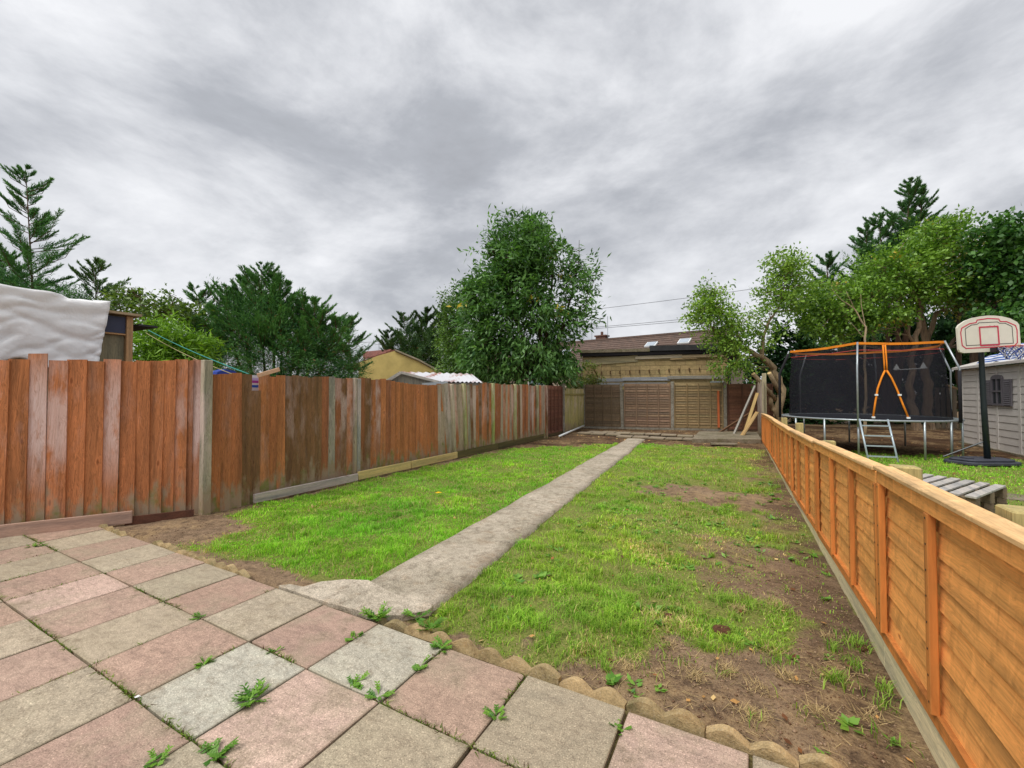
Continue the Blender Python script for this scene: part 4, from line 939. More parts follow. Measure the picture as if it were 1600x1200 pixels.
sq_post(fence_x(7.5) + .13, 8.05, 1.02, 'square timber post standing a little proud of the orange fence left of the trampoline frame')
sq_post(fence_x(9.8) + .12, 10.3, .99, 'farthest square timber post by the end of the orange fence')

# ---------------------------------------------------------------- far fences
def far_fences():
    A = np.array([-6.22, 18.05]); B = np.array([-.70, 19.45]); e = (B - A) / np.linalg.norm(B - A); fc = (e[1], -e[0])
    root = empty('brown_panel_fence', (A[0], A[1], 0)); tag(root, 'weathered brown overlap-panel fence with concrete posts across the far end of the garden', 'fence', 'fences')
    L = np.linalg.norm(B - A)
    cuts = [0, L * .29, L * .645, L]; colr = [lin(112, 94, 72), lin(134, 110, 88), lin(138, 118, 84)]
    for i in range(3):
        a = e * (cuts[i] + .06); b = e * (cuts[i + 1] - .06); ln = cuts[i + 1] - cuts[i] - .12
        lap_panel(root, a, b, .05, 1.86 + .03 * i, [.03, ln * .27, ln * .5, ln * .74, ln - .03], fc, 17, (colr[i], tuple(c * 1.05 for c in colr[i][:3]) + (1,)), far=True, cap=False)
    for i, c in enumerate(cuts):
        MB().box((-.06, -.06, -.1), (.06, .06, [1.88, 1.95, 1.98, 1.97][i])).build('concrete_post', M['post_c'], root, bevel=.01, loc=(e[0] * c, e[1] * c, 0), rot=(0, 0 if i != 1 else -.03, math.atan2(e[1], e[0])))
    for i in range(3): MB().bar((e[0] * (cuts[i] + .06), e[1] * (cuts[i] + .06), -.0), (e[0] * (cuts[i + 1] - .06), e[1] * (cuts[i + 1] - .06), -.0), .05, .1).build('gravel_board', M['post_c'], root)
    # orange-red batten on the last panel
    c = L - .26; MB().box((-.04, -.02, .1), (.04, .02, 1.6)).build('batten', M['lapv'], root, color=lin(190, 104, 62), loc=(e[0] * c + fc[0] * .06, e[1] * c + fc[1] * .06, 0), rot=(0, 0, math.atan2(e[1], e[0])))
    # reddish panel at the right end
    r2 = empty('red_brown_panel_fence', (B[0], B[1], 0)); tag(r2, 'red-brown overlap panel right of the last concrete post behind the leaning timbers', 'fence', 'fences')
    lap_panel(r2, e * .08, e * 1.75, .02, 1.86, [.03, .55, 1.1, 1.6], fc, 15, (lin(116, 80, 60), lin(104, 72, 56)), far=True, cap=False)
    # left line continued: short red-brown panel, then green-stained boards
    r3 = empty('red_brown_panel_fence', (LX - .02, 13.45, 0)); tag(r3, 'short red-brown overlap panel standing at the end of the old board fence', 'fence', 'fences')
    lap_panel(r3, (0, .03), (-.09, 1.72), .06, 1.75, [.03, .42, .8, 1.2, 1.62], (1, 0), 14, (lin(114, 74, 58), lin(104, 68, 54)), far=True, cap=False)
    MB().box((-.05, -.05, -.1), (.05, .05, 1.86)).build('post', M['post_c'], r3, loc=(-.07, 1.80, 0))
    MB().bar((.03, .05, .0), (-.06, 1.7, .0), .04, .14).build('gravel_board', M['rough_y'], r3, color=lin(84, 72, 48))
    r4 = empty('green_stained_fence', (-6.1, 15.35, 0)); tag(r4, 'pale upright-board fence stained green beside the far left corner', 'fence', 'fences')
    rnd = random.Random(4); y = 0
    while y < 2.55:
        w = .13; board_obj(r4, (-.04 * y, y), (0, 1), w + .012, 1.68 + rnd.uniform(-.01, .01), 0, jit(lin(170, 160, 100), .12), .5, rnd=rnd); y += w
    MB().bar((.04, 0, 1.45), (-.06, 2.6, 1.45), .05, .06).build('rail', M['rough_y'], r4, color=lin(150, 140, 84))
    # end of the old boundary fence, standing beyond the orange one
    r5 = empty('weathered_fence_end', (.52, 15.5, 0)); tag(r5, 'pale weathered upright boards standing edge-on where the orange fence ends', 'fence', 'fences')
    for i, (yy, h) in enumerate([(0, 1.86), (.5, 1.98), (1.05, 1.9), (1.6, 1.88), (2.1, 1.85), (2.6, 1.9), (3.1, 1.88)]):
        board_obj(r5, (-.03 * i * .5, yy), (0, 1), .46, h + .05, -.05, jit(lin(176, 160, 140), .1), .6, thick=.03, rnd=rnd)
    MB().box((-.06, -.06, -.1), (.06, .06, 2.12)).build('post', M['rough_z'], r5, color=lin(170, 160, 130), loc=(.03, .2, 0), bevel=.008)
far_fences()
plank('leaning_timber', (-.35, 16.9, .02), (.34, 17.9, 1.75), .06, .10, lin(150, 146, 138), 'grey pole leaning on the far fence nearest to the red-brown panel', group='leaning timbers', cat='timber')
plank('leaning_timber', (-.05, 16.6, .02), (.40, 17.5, 1.5), .10, .03, lin(176, 148, 96), 'pale new timber leaning between the grey pole and the weathered boards', group='leaning timbers', cat='timber')
plank('leaning_timber', (-.12, 16.3, .02), (.38, 16.9, .85), .12, .03, lin(168, 138, 92), 'shorter broken timber leaning lowest of the leaning timbers', group='leaning timbers', cat='timber')
plank('leaning_timber', (-.9, 17.4, .0), (.3, 18.2, .85), .05, .07, lin(104, 76, 54), 'dark brown stake leaning flattest against the red-brown panel', group='leaning timbers', cat='timber')

# far terrace of slabs and raised concrete
def far_paving():
    root = empty('slab_row', (-5.5, 16.0, 0)); tag(root, 'row of grey-brown slabs laid loosely across the far end of the lawn', 'paving')
    rnd = random.Random(9)
    A = np.array([0.0, 0.0]); B = np.array([4.0, .3])
    for k in range(8):
        for r in range(2):
            w = .52; cx = .25 + k * .535 + r * .2; cy = -.62 + r * .6 + cx * .02 - (0.9 if r == 0 and k > 2 else 0) * .6; 
            MB().box((-.25, -.28, -.05), (.25, .28, 0)).build('slab', M['slab'], root, bevel=.006, color=jit(lin(146, 132, 112), .12), loc=(cx, cy, .035 + rnd.uniform(-.012, .012)), rot=(rnd.uniform(-.02, .02), rnd.uniform(-.02, .02), rnd.uniform(-.05, .12)))
    o = MB().prism([(-1.45, 14.35), (.44, 15.2), (.40, 18.0), (-1.5, 17.4)], -.1, .085).build('concrete_base', M['conc2'], bevel=.01)
    tag(o, 'raised concrete base slab in front of the leaning timbers', 'concrete base')
    o = MB().box((-.35, -.09, -.02), (.35, .09, .04)).build('flat_stone', M['conc2'], bevel=.01, loc=(-.55, 13.95, 0), rot=(0, 0, .3)); tag(o, 'small flat slab lying in the grass before the raised concrete base', 'slab')
    o = MB().tube([(-5.55, 13.6, .03), (-5.85, 15.6, .05), (-6.0, 17.4, .12)], .035, 10).build('white_pipe', M['white'], smooth=True); tag(o, 'white plastic pipe lying on the soil by the far left corner', 'pipe')
far_paving()

# ---------------------------------------------------------------- buildings behind
def terrace():
    D = 34.0; a = at(800, 555, D + 3); 
    # ridge runs along ev, slightly towards the viewer to the right
    ev = np.array([.985, -.174, 0]) * -1; ev = -ev
    P = at(888, 536, 36.0); Q = None
    zr = P[2]; root = empty('terraced_house', (P[0], P[1], 0)); tag(root, 'row of terraced houses with a brown tiled roof and skylights behind the block outbuilding', 'house')
    nf = np.array([-.174, -.985, 0])    # towards the camera
    L0, L1 = -9, 12.5; run = 4.6; drop = 2.55; rows = 14; mb = MB()
    for r in range(rows):
        t0 = r / rows; t1 = (r + 1) / rows + .012
        for (s0, s1) in ((L0, L1),):
            p0 = nf * run * t0; p1 = nf * run * t1; z0 = zr - drop * t0; z1 = zr - drop * t1
            q = [ev * s0 + p0 + [0, 0, z0 - .05], ev * s1 + p0 + [0, 0, z0 - .05], ev * s1 + p1 + [0, 0, z1 - .02], ev * s0 + p1 + [0, 0, z1 - .02]]
            mb.hexa([tuple(x) for x in q] + [tuple(x + np.array([0, 0, .03 + (.05 if i > 1 else 0)])) for i, x in enumerate(q)])
    roof = mb.build('roof', M['tile'], root)
    mb = MB(); mb.bar(tuple(ev * L0 + [0, 0, zr + .03]), tuple(ev * L1 + [0, 0, zr + .03]), .3, .14); mb.build('ridge_tiles', M['tile'], roof)
    mb = MB(); q = [ev * L0 + nf * 4.3, ev * L1 + nf * 4.3, ev * L1 - nf * 4.3, ev * L0 - nf * 4.3]
    mb.hexa([(x[0], x[1], 0) for x in q] + [(x[0], x[1], zr - drop + .1) for x in q]); mb.build('wall', M['render_p'], root)
    mb = MB(); mb.bar(tuple(ev * L0 + nf * 4.7 + [0, 0, zr - drop - .02]), tuple(ev * L1 + nf * 4.7 + [0, 0, zr - drop - .02]), .14, .12); mb.build('gutter', M['blackp'], root)
    # back slope
    mb = MB(); q = [ev * L0 + [0, 0, zr - .1], ev * L1 + [0, 0, zr - .1], ev * L1 - nf * run + [0, 0, zr - drop], ev * L0 - nf * run + [0, 0, zr - drop]]
    mb.hexa([tuple(x - np.array([0, 0, .05])) for x in q] + [tuple(x) for x in q]); mb.build('rear_roof_slope', M['tile'], root)
    slope = unit(nf * run + np.array([0, 0, -drop])); nn = unit(np.cross(ev, slope)); nn = nn if nn[2] > 0 else -nn
    def sky(s, t, w=.95, h=1.1):
        c = ev * s + nf * run * t + np.array([0, 0, zr - drop * t]) + nn * .05
        f = MB(); a_ = ev * w / 2; b_ = slope * h / 2
        f.hexa([tuple(c - a_ - b_), tuple(c + a_ - b_), tuple(c + a_ + b_), tuple(c - a_ + b_)] + [tuple(x + nn * .1) for x in (c - a_ - b_, c + a_ - b_, c + a_ + b_, c - a_ + b_)])
        o = f.build('skylight', M['white'], root); g = MB(); a_ = a_ * .8; b_ = b_ * .82; c2 = c + nn * .104
        g.hexa([tuple(x) for x in (c2 - a_ - b_, c2 + a_ - b_, c2 + a_ + b_, c2 - a_ + b_)] + [tuple(x + nn * .02) for x in (c2 - a_ - b_, c2 + a_ - b_, c2 + a_ + b_, c2 - a_ + b_)]); g.build('pane', M['skylight'], o)
    sky(.9, .42, .75, .9); sky(7.7, .36, .75, .75); sky(9.9, .33, .75, .75)
    c = ev * 3.0 - nf * .2; MB().box((-.42, -.3, zr - .5), (.42, .3, zr + .30)).build('chimney', M['brick'], root, loc=(c[0], c[1], 0), rot=(0, 0, -.17), bevel=.02)
    MB().box((-.5, -.36, 0), (.5, .36, .1)).build('chimney_cap', M['brick'], root, loc=(c[0], c[1], zr + .302), rot=(0, 0, -.17))
    MB().tube([(0, 0, 0), (0, 0, .3)], .11, 8).build('chimney_pot', M['brick'], root, loc=(c[0], c[1], zr + .40))
    for i, (dx, hh) in enumerate([(-.9, 1.9), (.5, 1.9)]):
        mb = MB(); p = ev * (3 + dx) - nf * .2; mb.tube([(p[0], p[1], zr - .1), (p[0], p[1], zr + hh)], .025, 5)
        if i == 0:
            mb.tube([(p[0] - 1.3, p[1], zr + hh - .25), (p[0] + .5, p[1] - .3, zr + hh - .1)], .02, 5)
            for k in range(9): x = p[0] - 1.2 + k * .19; mb.tube([(x, p[1] - .35 + 0, zr + hh - .25 + k * .016), (x, p[1] + .35, zr + hh - .25 + k * .016)], .012, 4)
        mb.build('aerial', M['galv'], root)
    # upstairs window seen left of the outbuilding
    for s in (-.2, -4.5):
        c = ev * s + nf * 4.33; z = zr - drop - 1.15
        w = MB(); 
        for (x0, x1, z0, z1) in ((-.75, .75, -.08, 0), (-.75, .75, 1.0, 1.08), (-.75, -.66, 0, 1.0), (.66, .75, 0, 1.0), (-.04, .04, 0, 1.0)): w.box((x0, -.08, z0), (x1, .02, z1))
        f = w.build('window', M['white'], root, loc=(c[0], c[1], z - .3), rot=(0, 0, math.atan2(ev[1], ev[0]))); g = MB(); g.box((-.66, -.03, 0), (-.04, -.01, 1.0)); g.box((.04, -.03, 0), (.66, -.01, 1.0)); g.build('pane', M['glass'], f)
terrace()

def outbuilding():
    e = np.array([.9676, .2524]); n = np.array([e[1], -e[0]]); A = np.array([-6.25, 18.05]) + np.array([-e[1], e[0]]) * 1.7 
    # left and right ends where the sight lines cross the front wall
    def hit(u, v):
        q = FW + RT * (u - 800) / FPX - UPV * (v - 600) / FPX; M2 = np.array([[q[0], -e[0]], [q[1], -e[1]]]); t, s = np.linalg.solve(M2, A - EYE[:2]); return s, EYE[2] + t * q[2]
    s0, z0 = hit(910, 555); s1, z1 = hit(1137, 540); Ht = (z0 + z1) / 2
    root = empty('block_outbuilding', (A[0] + e[0] * s0, A[1] + e[1] * s0, 0), math.atan2(e[1], e[0])); tag(root, 'flat-roofed block outbuilding with loose boards across its front behind the far fence', 'outbuilding')
    L = s1 - s0; hz = lambda u, v: hit(u, v)
    print('outbuilding', L, z0, z1)
    MB().box((0, 0, -.1), (L, 4.5, Ht - .22)).build('wall', M['conc2'], root)
    # blocks on the face
    rnd = random.Random(2); y = 0
    bh, bw = .215, .44; me = {}
    for r in range(int((Ht - .3) / bh)):
        z = Ht - .26 - (r + 1) * bh
        if z < 1.75: break
        x = .02 - (bw / 2 if r % 2 else 0)
        while x < L - .03:
            a = max(x, .02); b = min(x + bw - .01, L - .02)
            if b - a > .06:
                key = round(b - a, 2)
                if key not in me: me[key] = MB().box((0, -.02, 0), (key, 0, bh - .012)).mesh('block', M['block'])
                link('block', me[key], root, jit(lin(176, 154, 112), .12), (a, -.003, z))
            x += bw
    # roof edge: mossy felt kerb on the left, dark felt on the right
    MB().box((-.12, -.28, Ht - .06), (L * .48, .05, Ht + .08)).build('mossy_kerb', M['conc2'], root, color=lin(120, 118, 70))
    MB().box((L * .48 + .004, -.30, Ht - .04), (L + .2, .05, Ht + .20)).build('roof_felt', M['dark_felt'], root)
    MB().box((-.12, .054, Ht - .05), (L + .2, 4.6, Ht + .04)).build('roof', M['dark_felt'], root)
    MB().box((-.1, -.16, Ht - .20), (L + .12, -.03, Ht - .062)).build('fascia', M['blackp'], root)
    MB().box((L + .0, -.05, 0), (L + .1, .02, Ht - .2)).build('downpipe', M['black_iron'], root)
    def bd(x0, x1, z0, z1, c, dz0=0, dz1=0, t=.03, y=-.06, nm='board', mat='rough_x'):
        MB().hexa([(x0, y, z0 + dz0), (x1, y, z0 + dz1), (x1, y + t, z0 + dz1), (x0, y + t, z0 + dz0), (x0, y, z1 + dz0), (x1, y, z1 + dz1), (x1, y + t, z1 + dz1), (x0, y + t, z1 + dz0)]).build(nm, M[mat], root, color=c)
    bd(.02, L * .40, Ht - .52, Ht - .22, lin(168, 156, 124, 1), -.14, .02)
    bd(L * .38, L * .70, Ht - .36, Ht - .21, lin(196, 182, 158), -.04, .0, y=-.10); bd(L * .70, L * .97, Ht - .37, Ht - .24, lin(170, 150, 120), 0, .01, y=-.13); bd(L * .62, L * .8, Ht - .44, Ht - .39, lin(196, 170, 130), .0, .02, y=-.10)
    zz = Ht - 1.42
    bd(.10, L * .30, zz, zz + .15, lin(150, 152, 156)); bd(L * .29, L * .62, zz + .03, zz + .19, lin(160, 162, 166), y=-.09); bd(L * .60, L * .98, zz + .09, zz + .24, lin(150, 144, 132), y=-.12)
    bd(.10, L * .6, zz - .20, zz - .06, lin(146, 148, 150)); bd(.2, L * .85, zz - .36, zz - .22, lin(164, 150, 96), -.05, .05)
    # stub ends sticking out of the wall
    for k in range(13):
        x = .45 + k * (L - 1.2) / 12; MB().box((-.02, -.10, -.09), (.02, -.021, .05)).build('joist_stub', M['rough_z'], root, color=lin(96, 72, 50), loc=(x, 0, zz + .42 + k * .012), rot=(0, 0, rnd.uniform(-.2, .2)))
    for x in (.55, L * .9, L * .965): MB().box((-.04, -.12, 0), (.04, -.05, zz + .05)).build('post', M['rough_z'], root, color=lin(150, 140, 110), loc=(x, 0, 0))
    MB().box((L * .88, -.16, zz - .3), (L * .97, -.125, zz - .02)).build('grey_panel', M['galv'], root)
M['block'] = None
_t = NT('buff_concrete_block', .95, .1); _v = _t.obj(); _t.col(_t.mix(1.0, _t.oi.outputs['Color'], _t.ramp(_t.noise(_v, 9, 6, .7), [(.3, .75), (.7, 1.15)]), 'MULTIPLY')); _t.bump(_t.noise(_v, 30, 4), .4, .01); M['block'] = _t.m
outbuilding()

def ochre_building():
    D = 24.0; c = lambda u, v, d_=D: at(u, v, d_)
    base = c(620, 700); root = empty('ochre_building', g0(base)); tag(root, 'ochre rendered gable wall with a red tiled roof beyond the old fence', 'building'); b = np.array(root.location)
    h = np.array([-math.sin(YAW), math.cos(YAW), 0]); back = h * 6 - RT * 2.0
    pts = [c(560, 720), c(700, 720), c(700, 590), c(692, 584), c(655, 564), c(618, 548), c(590, 556), c(560, 568)]
    pts[0][2] = 0; pts[1][2] = 0; mb = MB(); n = len(pts)
    mb.v = [tuple(p - b) for p in pts] + [tuple(p - b + back) for p in pts]; mb.f = [tuple(reversed(range(n))), tuple(range(n, 2 * n))] + [(i, (i + 1) % n, n + (i + 1) % n, n + i) for i in range(n)]
    mb.build('wall', M['render_y'], root)
    mb = MB(); 
    for k in range(6):
        t0, t1 = k / 6, (k + 1.08) / 6; p = c(616, 547.5) - b; q = c(540, 575) - b; a0 = p * (1 - t0) + q * t0; a1 = p * (1 - t1) + q * t1
        o = np.array([0, 0, .06]); st = h * .1
        mb.hexa([tuple(x) for x in (a0 + st, a1 + st, a1 + back, a0 + back)] + [tuple(x) for x in (a0 + st + o, a1 + st + o * 2, a1 + back + o * 2, a0 + back + o)])
    rf = mb.build('roof', M['tile_r'], root)
    # raised tiles showing above the left rake
    p = c(612, 548, D + 1.5) - b; q = c(566, 552, D + 4.5) - b; r = c(568, 562, D + 3) - b; s_ = c(606, 554, D + .2) - b
    mb = MB(); mb.hexa([tuple(x) for x in (s_, r, q, p)] + [tuple(x + np.array([0, 0, .1])) for x in (s_, r, q, p)]); mb.build('roof_tiles', M['tile_r'], root)
    mb = MB(); mb.tube([c(617, 547, D - .06) - b, c(655, 563, D - .06) - b, c(693, 584, D - .06) - b], .07, 5); mb.build('verge', M['conc2'], root)
    for i, u in enumerate((592, 600)): mb = MB(); p = c(u, 556, 30) - b; mb.tube([p, p + np.array([0, 0, .9 + i * .3])], .02, 4); mb.tube([p + np.array([-.4, 0, .8]), p + np.array([.4, 0, .85])], .02, 4); mb.build('aerial', M['galv'], root)
ochre_building()
def corrugated_shed():
    root = empty('corrugated_shed', g0(at(650, 700, 14.5))); tag(root, 'low shed with a rusty white corrugated roof showing over the old fence', 'shed'); b = np.array(root.location)
    A = at(627, 582, 14) - b; Lf = at(603, 597, 14) - b; Rf = at(686, 597, 14) - b; A2 = at(737, 585, 15.6) - b; R2 = at(752, 600, 15.4) - b; sl_ = A2 - A; L2 = Lf + sl_; R2 = Rf + sl_ * .62
    mb = MB(); nseg = 40
    for side, (e0, e1) in enumerate(((Rf, R2), (Lf, L2))):
        V0 = len(mb.v)
        for i in range(nseg + 1):
            t = i / nseg; z = .025 * math.sin(i * math.pi * .5 * 1.0)
            mb.v.append(tuple(A + sl_ * t * (1.0) + [0, 0, z + .02])); mb.v.append(tuple(e0 + (e1 - e0) * t + [0, 0, z + .02])); mb.v.append(tuple(A + sl_ * t + [0, 0, z + .005])); mb.v.append(tuple(e0 + (e1 - e0) * t + [0, 0, z + .005]))
        for i in range(nseg): p = V0 + i * 4; mb.f += [(p, p + 1, p + 5, p + 4), (p + 2, p + 6, p + 7, p + 3), (p + 1, p + 3, p + 7, p + 5)]
    mb.build('roof', M['corr'], root)
    mb = MB(); g = [A, Lf, Rf]; zf = lambda p: (p[0], p[1], 0)
    mb.v = [tuple(A - [0, 0, .03]), tuple(Lf - [0, 0, .03]), zf(Lf), zf(Rf), tuple(Rf - [0, 0, .03])]; back = unit(sl_) * 1.8
    mb.v += [(x + back[0], y + back[1], z) for x, y, z in mb.v]; mb.f = [(0, 1, 2, 3, 4), (9, 8, 7, 6, 5), (0, 5, 6, 1), (1, 6, 7, 2), (2, 7, 8, 3), (3, 8, 9, 4), (4, 9, 5, 0)]
    mb.build('wall', M['rough_z'], root, color=lin(120, 116, 104))
    mb = MB(); fr = -np.array([-math.sin(YAW), math.cos(YAW), 0]) * .05; mb.bar(tuple(Lf + fr), tuple(A + fr), .02, .1); mb.bar(tuple(A + fr), tuple(Rf + fr), .02, .08); mb.build('barge_board', M['rough_x'], root, color=lin(170, 166, 158))
    mb = MB(); mb.bar(tuple(at(660, 607, 13.9) - b), tuple(at(700, 604, 13.9) - b), .02, .35); mb.build('metal_sheet', M['galv'], root)
corrugated_shed()

# ---------------------------------------------------------------- tarpaulin-covered hut at the far left
def hut():
    root = empty('timber_hut', (-8.0, 2.9, 0)); tag(root, 'ply and board hut with a dark blue panel below its roof, behind the old fence', 'hut')
    MB().box((-3, -4.5, 0), (-.16, -.02, 2.5)).build('wall', M['rough_z'], root, color=lin(150, 140, 112))
    MB().box((-.055, -.62, 1.6), (-.02, -.10, 2.36)).build('plywood_sheet', M['rough_z'], root, color=lin(136, 130, 106))
    MB().box((-.05, -.66, 2.36), (.02, -.10, 2.60)).build('blue_panel', M['blueboard'], root)
    MB().box((-.05, -.66, 2.335), (.035, -.10, 2.355)).build('bead', M['rough_y'], root, color=lin(176, 140, 100))
    MB().box((-.05, -.095, 0), (.05, -.02, 2.62)).build('post', M['rough_z'], root, color=lin(182, 146, 106), bevel=.004)
    MB().box((-3.1, -.75, 2.625), (.12, .06, 2.66)).build('roof_deck', M['rough_y'], root, color=lin(176, 156, 124))
    MB().box((-1.0, .062, 2.50), (.0, .30, 2.53)).build('felt_flap', M['dark_felt'], root)
    # tarpaulin
    n, m = 110, 60; V = []; rng = np.random.default_rng(2)
    for i in range(n):
        t = i / (n - 1); y = 2.45 - 4.6 * t
        for j in range(m):
            s = j / (m - 1)
            top = .6
            if s < .35: x = -8.9 + (s / .35) * 1.0; z = 2.75 + .06 * t * 2
            else: x = -7.88 + .05 * (s - .35); z = 2.75 + .12 * t - (s - .35) / .65 * (.92 + .04 * math.sin(t * 30) + .03 * math.sin(t * 71))
            yy = y + (.13 * (1 - (s - .35) / .65) if s > .35 and t < .05 else 0)
            w = (float(fbm(t * 7, s * 2, 1, 4)) - .5) * .06 + min(.03, abs(float(vn(t * 16 + s * 5, s * 5 - t * 3, 7)) - .5) * .22) + min(.03, abs(float(vn(t * 12 - s * 7, s * 6 + 7 + t * 5, 17)) - .5) * .2) - .04 + .012 * abs(((t * 9) % 1) - .5) + .012 * abs(((s * 5) % 1) - .5)
            V.append((x + (w if s > .35 else 0), yy, z + (w if s <= .4 else 0)))
    idx = np.arange(n * m).reshape(n, m); F = np.stack([idx[:-1, :-1], idx[:-1, 1:], idx[1:, 1:], idx[1:, :-1]], -1).reshape(-1, 4)
    o = link('tarpaulin', npmesh('tarpaulin', V, F, M['tarp'], None, True)); tag(o, 'crumpled white tarpaulin draped over the roof of the timber hut', 'tarpaulin')
    md = o.modifiers.new('thick', 'SOLIDIFY'); md.thickness = .006
hut()
def line(name, a, b, sag, r, mat, label, cat, n=10, group=None):
    a = np.array(a, float); b = np.array(b, float); pts = [a + (b - a) * t + np.array([0, 0, -4 * sag * t * (1 - t)]) for t in np.linspace(0, 1, n)]
    o = MB().tube(pts, r, 5).build(name, M[mat], smooth=True); return tag(o, label, cat, group)
line('washing_line', at(232, 516, 7.6), at(388, 584, 5.0), .03, .006, 'line_g', 'green washing line stretching down from the hut to the old fence', 'washing line', group='lines beside the hut')
line('washing_line', at(228, 520, 7.6), at(362, 584, 5.2), .04, .005, 'line_s', 'straw-coloured cord just under the green washing line', 'cord', group='lines beside the hut')
o = MB().box((-.012, -.16, -.22), (.012, .16, .22)).build('striped_cloth', M['stripe'], loc=(-6.12, 3.56, 1.52)); tag(o, 'cloth with purple, blue and white stripes hanging behind the gap in the old fence', 'cloth')
o = MB().prism([(-.14, -.02), (.16, -.02), (.10, .05), (-.02, .07), (-.12, .03)], -.1, .1, lambda a, b, c: (c, a, b)).build('blue_cover', M['line_b'] if 'line_b' in M else M['cord_b'], loc=(-6.25, 3.25, 1.74)); tag(o, 'bright blue plastic cover peeping over the old fence where the washing line ends', 'plastic cover')
o = plank('broken_stick', at(402, 587, 5.3), at(437, 577, 5.4), .04, .05, lin(196, 160, 130), 'pale broken stick poking up above the striped cloth', group='loose timbers', cat='stick')

# overhead cables
for k, (a, b, lb) in enumerate([((700, 505, 40), (1280, 436, 32), 'highest overhead cable sagging above the terraced roof'), ((700, 524, 40), (1200, 484, 32), 'middle overhead cable above the terraced roof'), ((540, 536, 40), (1240, 486, 33), 'lowest overhead cable passing the chimney aerials')]):
    line('overhead_cable', at(*a), at(*b), .3, .018, 'wire', lb, 'cable', 14, 'overhead cables')

# ---------------------------------------------------------------- trampoline
def trampoline():
    cx, cy, Rr, zf = 2.77, 14.44, 1.83, .86
    root = empty('trampoline', (cx, cy, 0)); tag(root, 'round trampoline with a black safety net and orange top band in the neighbouring garden', 'trampoline')
    ring = lambda r, z, n=48: [(r * math.cos(2 * math.pi * i / n), r * math.sin(2 * math.pi * i / n), z) for i in range(n)]
    MB().tube(ring(Rr, zf), .024, 8, close=True).build('frame_ring', M['galv'], root, smooth=True)
    mb = MB(); pr = [(x, y) for x, y, z in ring(Rr - .16, 0)]; mb.prism(pr, zf - .002, zf + .006); mb.build('jumping_mat', M['matblack'], root)
    mb = MB()
    for i in range(72):
        a = 2 * math.pi * i / 72; mb.bar(((Rr - .17) * math.cos(a), (Rr - .17) * math.sin(a), zf + .002), ((Rr - .01) * math.cos(a), (Rr - .01) * math.sin(a), zf + .002), .022, .022)
    mb.build('springs', M['galv'], root, kind='stuff')
    def pt(th, r, z): t = R(th); return (r * math.sin(t), -r * math.cos(t), z)
    for th in (-14, 24, 45, 62, 100, 140, 180, 220, 260, 300, 325):
        MB().tube([pt(th, Rr, zf), pt(th, Rr, .0)], .022, 8).build('leg', M['galv'], root, smooth=True)
    poles = [-14, 53, 103, 160, 222, 264]; Rt = Rr + .03; tops = []
    zt = 2.70
    for i, th in enumerate(poles):
        top = pt(th, Rt - .22, zt) ; kn = pt(th, Rt + .02, 2.05); bt = pt(th, Rt + .02, .7)
        dark = i in (5, 1)
        ft = MB().tube([bt, kn, top], .02, 8).build('enclosure_pole', M['galv'], root, smooth=True)
        if i == 5: MB().tube([pt(th, Rt + .02, .8), pt(th, Rt + .02, 2.05), pt(th, Rt - .12, 2.40), pt(th, Rt - .20, 2.62)], .034, 8).build('foam_sleeve', M['foam'], ft, smooth=True)
        elif i == 1: MB().tube([pt(th, Rt + .02, .82), pt(th, Rt + .02, 2.0)], .034, 8).build('foam_sleeve', M['foam'], ft, smooth=True)
        tops.append(top)
    # net, pulled straight between poles
    n = 72; V = []; lv = 10; rad = []
    for i in range(n):
        th = 360 * i / n - 180
        # distance of straight chords between neighbouring poles
        ps = sorted(((p + 180) % 360) - 180 for p in poles); ps2 = [ps[-1] - 360] + ps + [ps[0] + 360]
        for k in range(len(ps2) - 1):
            if ps2[k] <= th <= ps2[k + 1]:
                m_ = (ps2[k] + ps2[k + 1]) / 2; h = (ps2[k + 1] - ps2[k]) / 2; rt = (Rt - .24) * math.cos(R(h)) / math.cos(R(th - m_)); sagz = -.03 * math.cos(R((th - m_) / h * 90))
        for j in range(lv):
            s = j / (lv - 1); r = (Rr - .17) * (1 - s) + rt * s
            z = zf + .01 + s * (zt - zf - .03 + sagz); V.append(pt(th, r + .015 * math.sin(i * 1.7 + j), z))
    F = []
    for i in range(n):
        for j in range(lv - 1): a = i * lv + j; b = ((i + 1) % n) * lv + j; F.append((a, b, b + 1, a + 1))
    net = link('safety_net', npmesh('safety_net', V, F, M['net'], None, True), root)
    mb = MB(); 
    top = [V[i * lv + lv - 1] for i in range(n)]; mb2 = []
    for i in range(n):
        p = Vector(top[i]); q = Vector(top[(i + 1) % n]); mb.bar(p, q, .03, .055)
    mb.build('orange_band', M['orange'], root)
    # a thin red-brown edging cord lower down
    mb = MB(); mb.tube([Vector(V[i * lv + lv - 2]) + Vector((0, 0, .04)) for i in range(n)], .008, 4, close=True); mb.build('net_cord', M['cord_r'], root)
    # zipped entrance: a stem that splits in two
    def netpt(th, z): 
        i = int(round((th + 180) / 360 * n)) % n; j = min(lv - 1, max(0, int((z - zf) / (zt - zf) * (lv - 1)))); a = Vector(V[i * lv + j]); b = Vector(V[i * lv + min(lv - 1, j + 1)]); 
        t = (z - a.z) / max(1e-6, b.z - a.z); t = min(1, max(0, t)); p = a.lerp(b, t); t_ = R(th); r = math.hypot(p.x, p.y) + .03; return Vector((r * math.sin(t_), -r * math.cos(t_), z))
    zc = 5
    mb = MB()
    for dx in (-1.6, 1.6): mb.tube([netpt(zc + dx * .55, z) for z in (2.62, 2.4, 2.2, 2.02)], .016, 6)
    mb.tube([netpt(zc - .6, 2.02), netpt(zc - 3.5, 1.85), netpt(zc - 6.5, 1.6), netpt(zc - 8.5, 1.25), netpt(zc - 10, .95)], .02, 6)
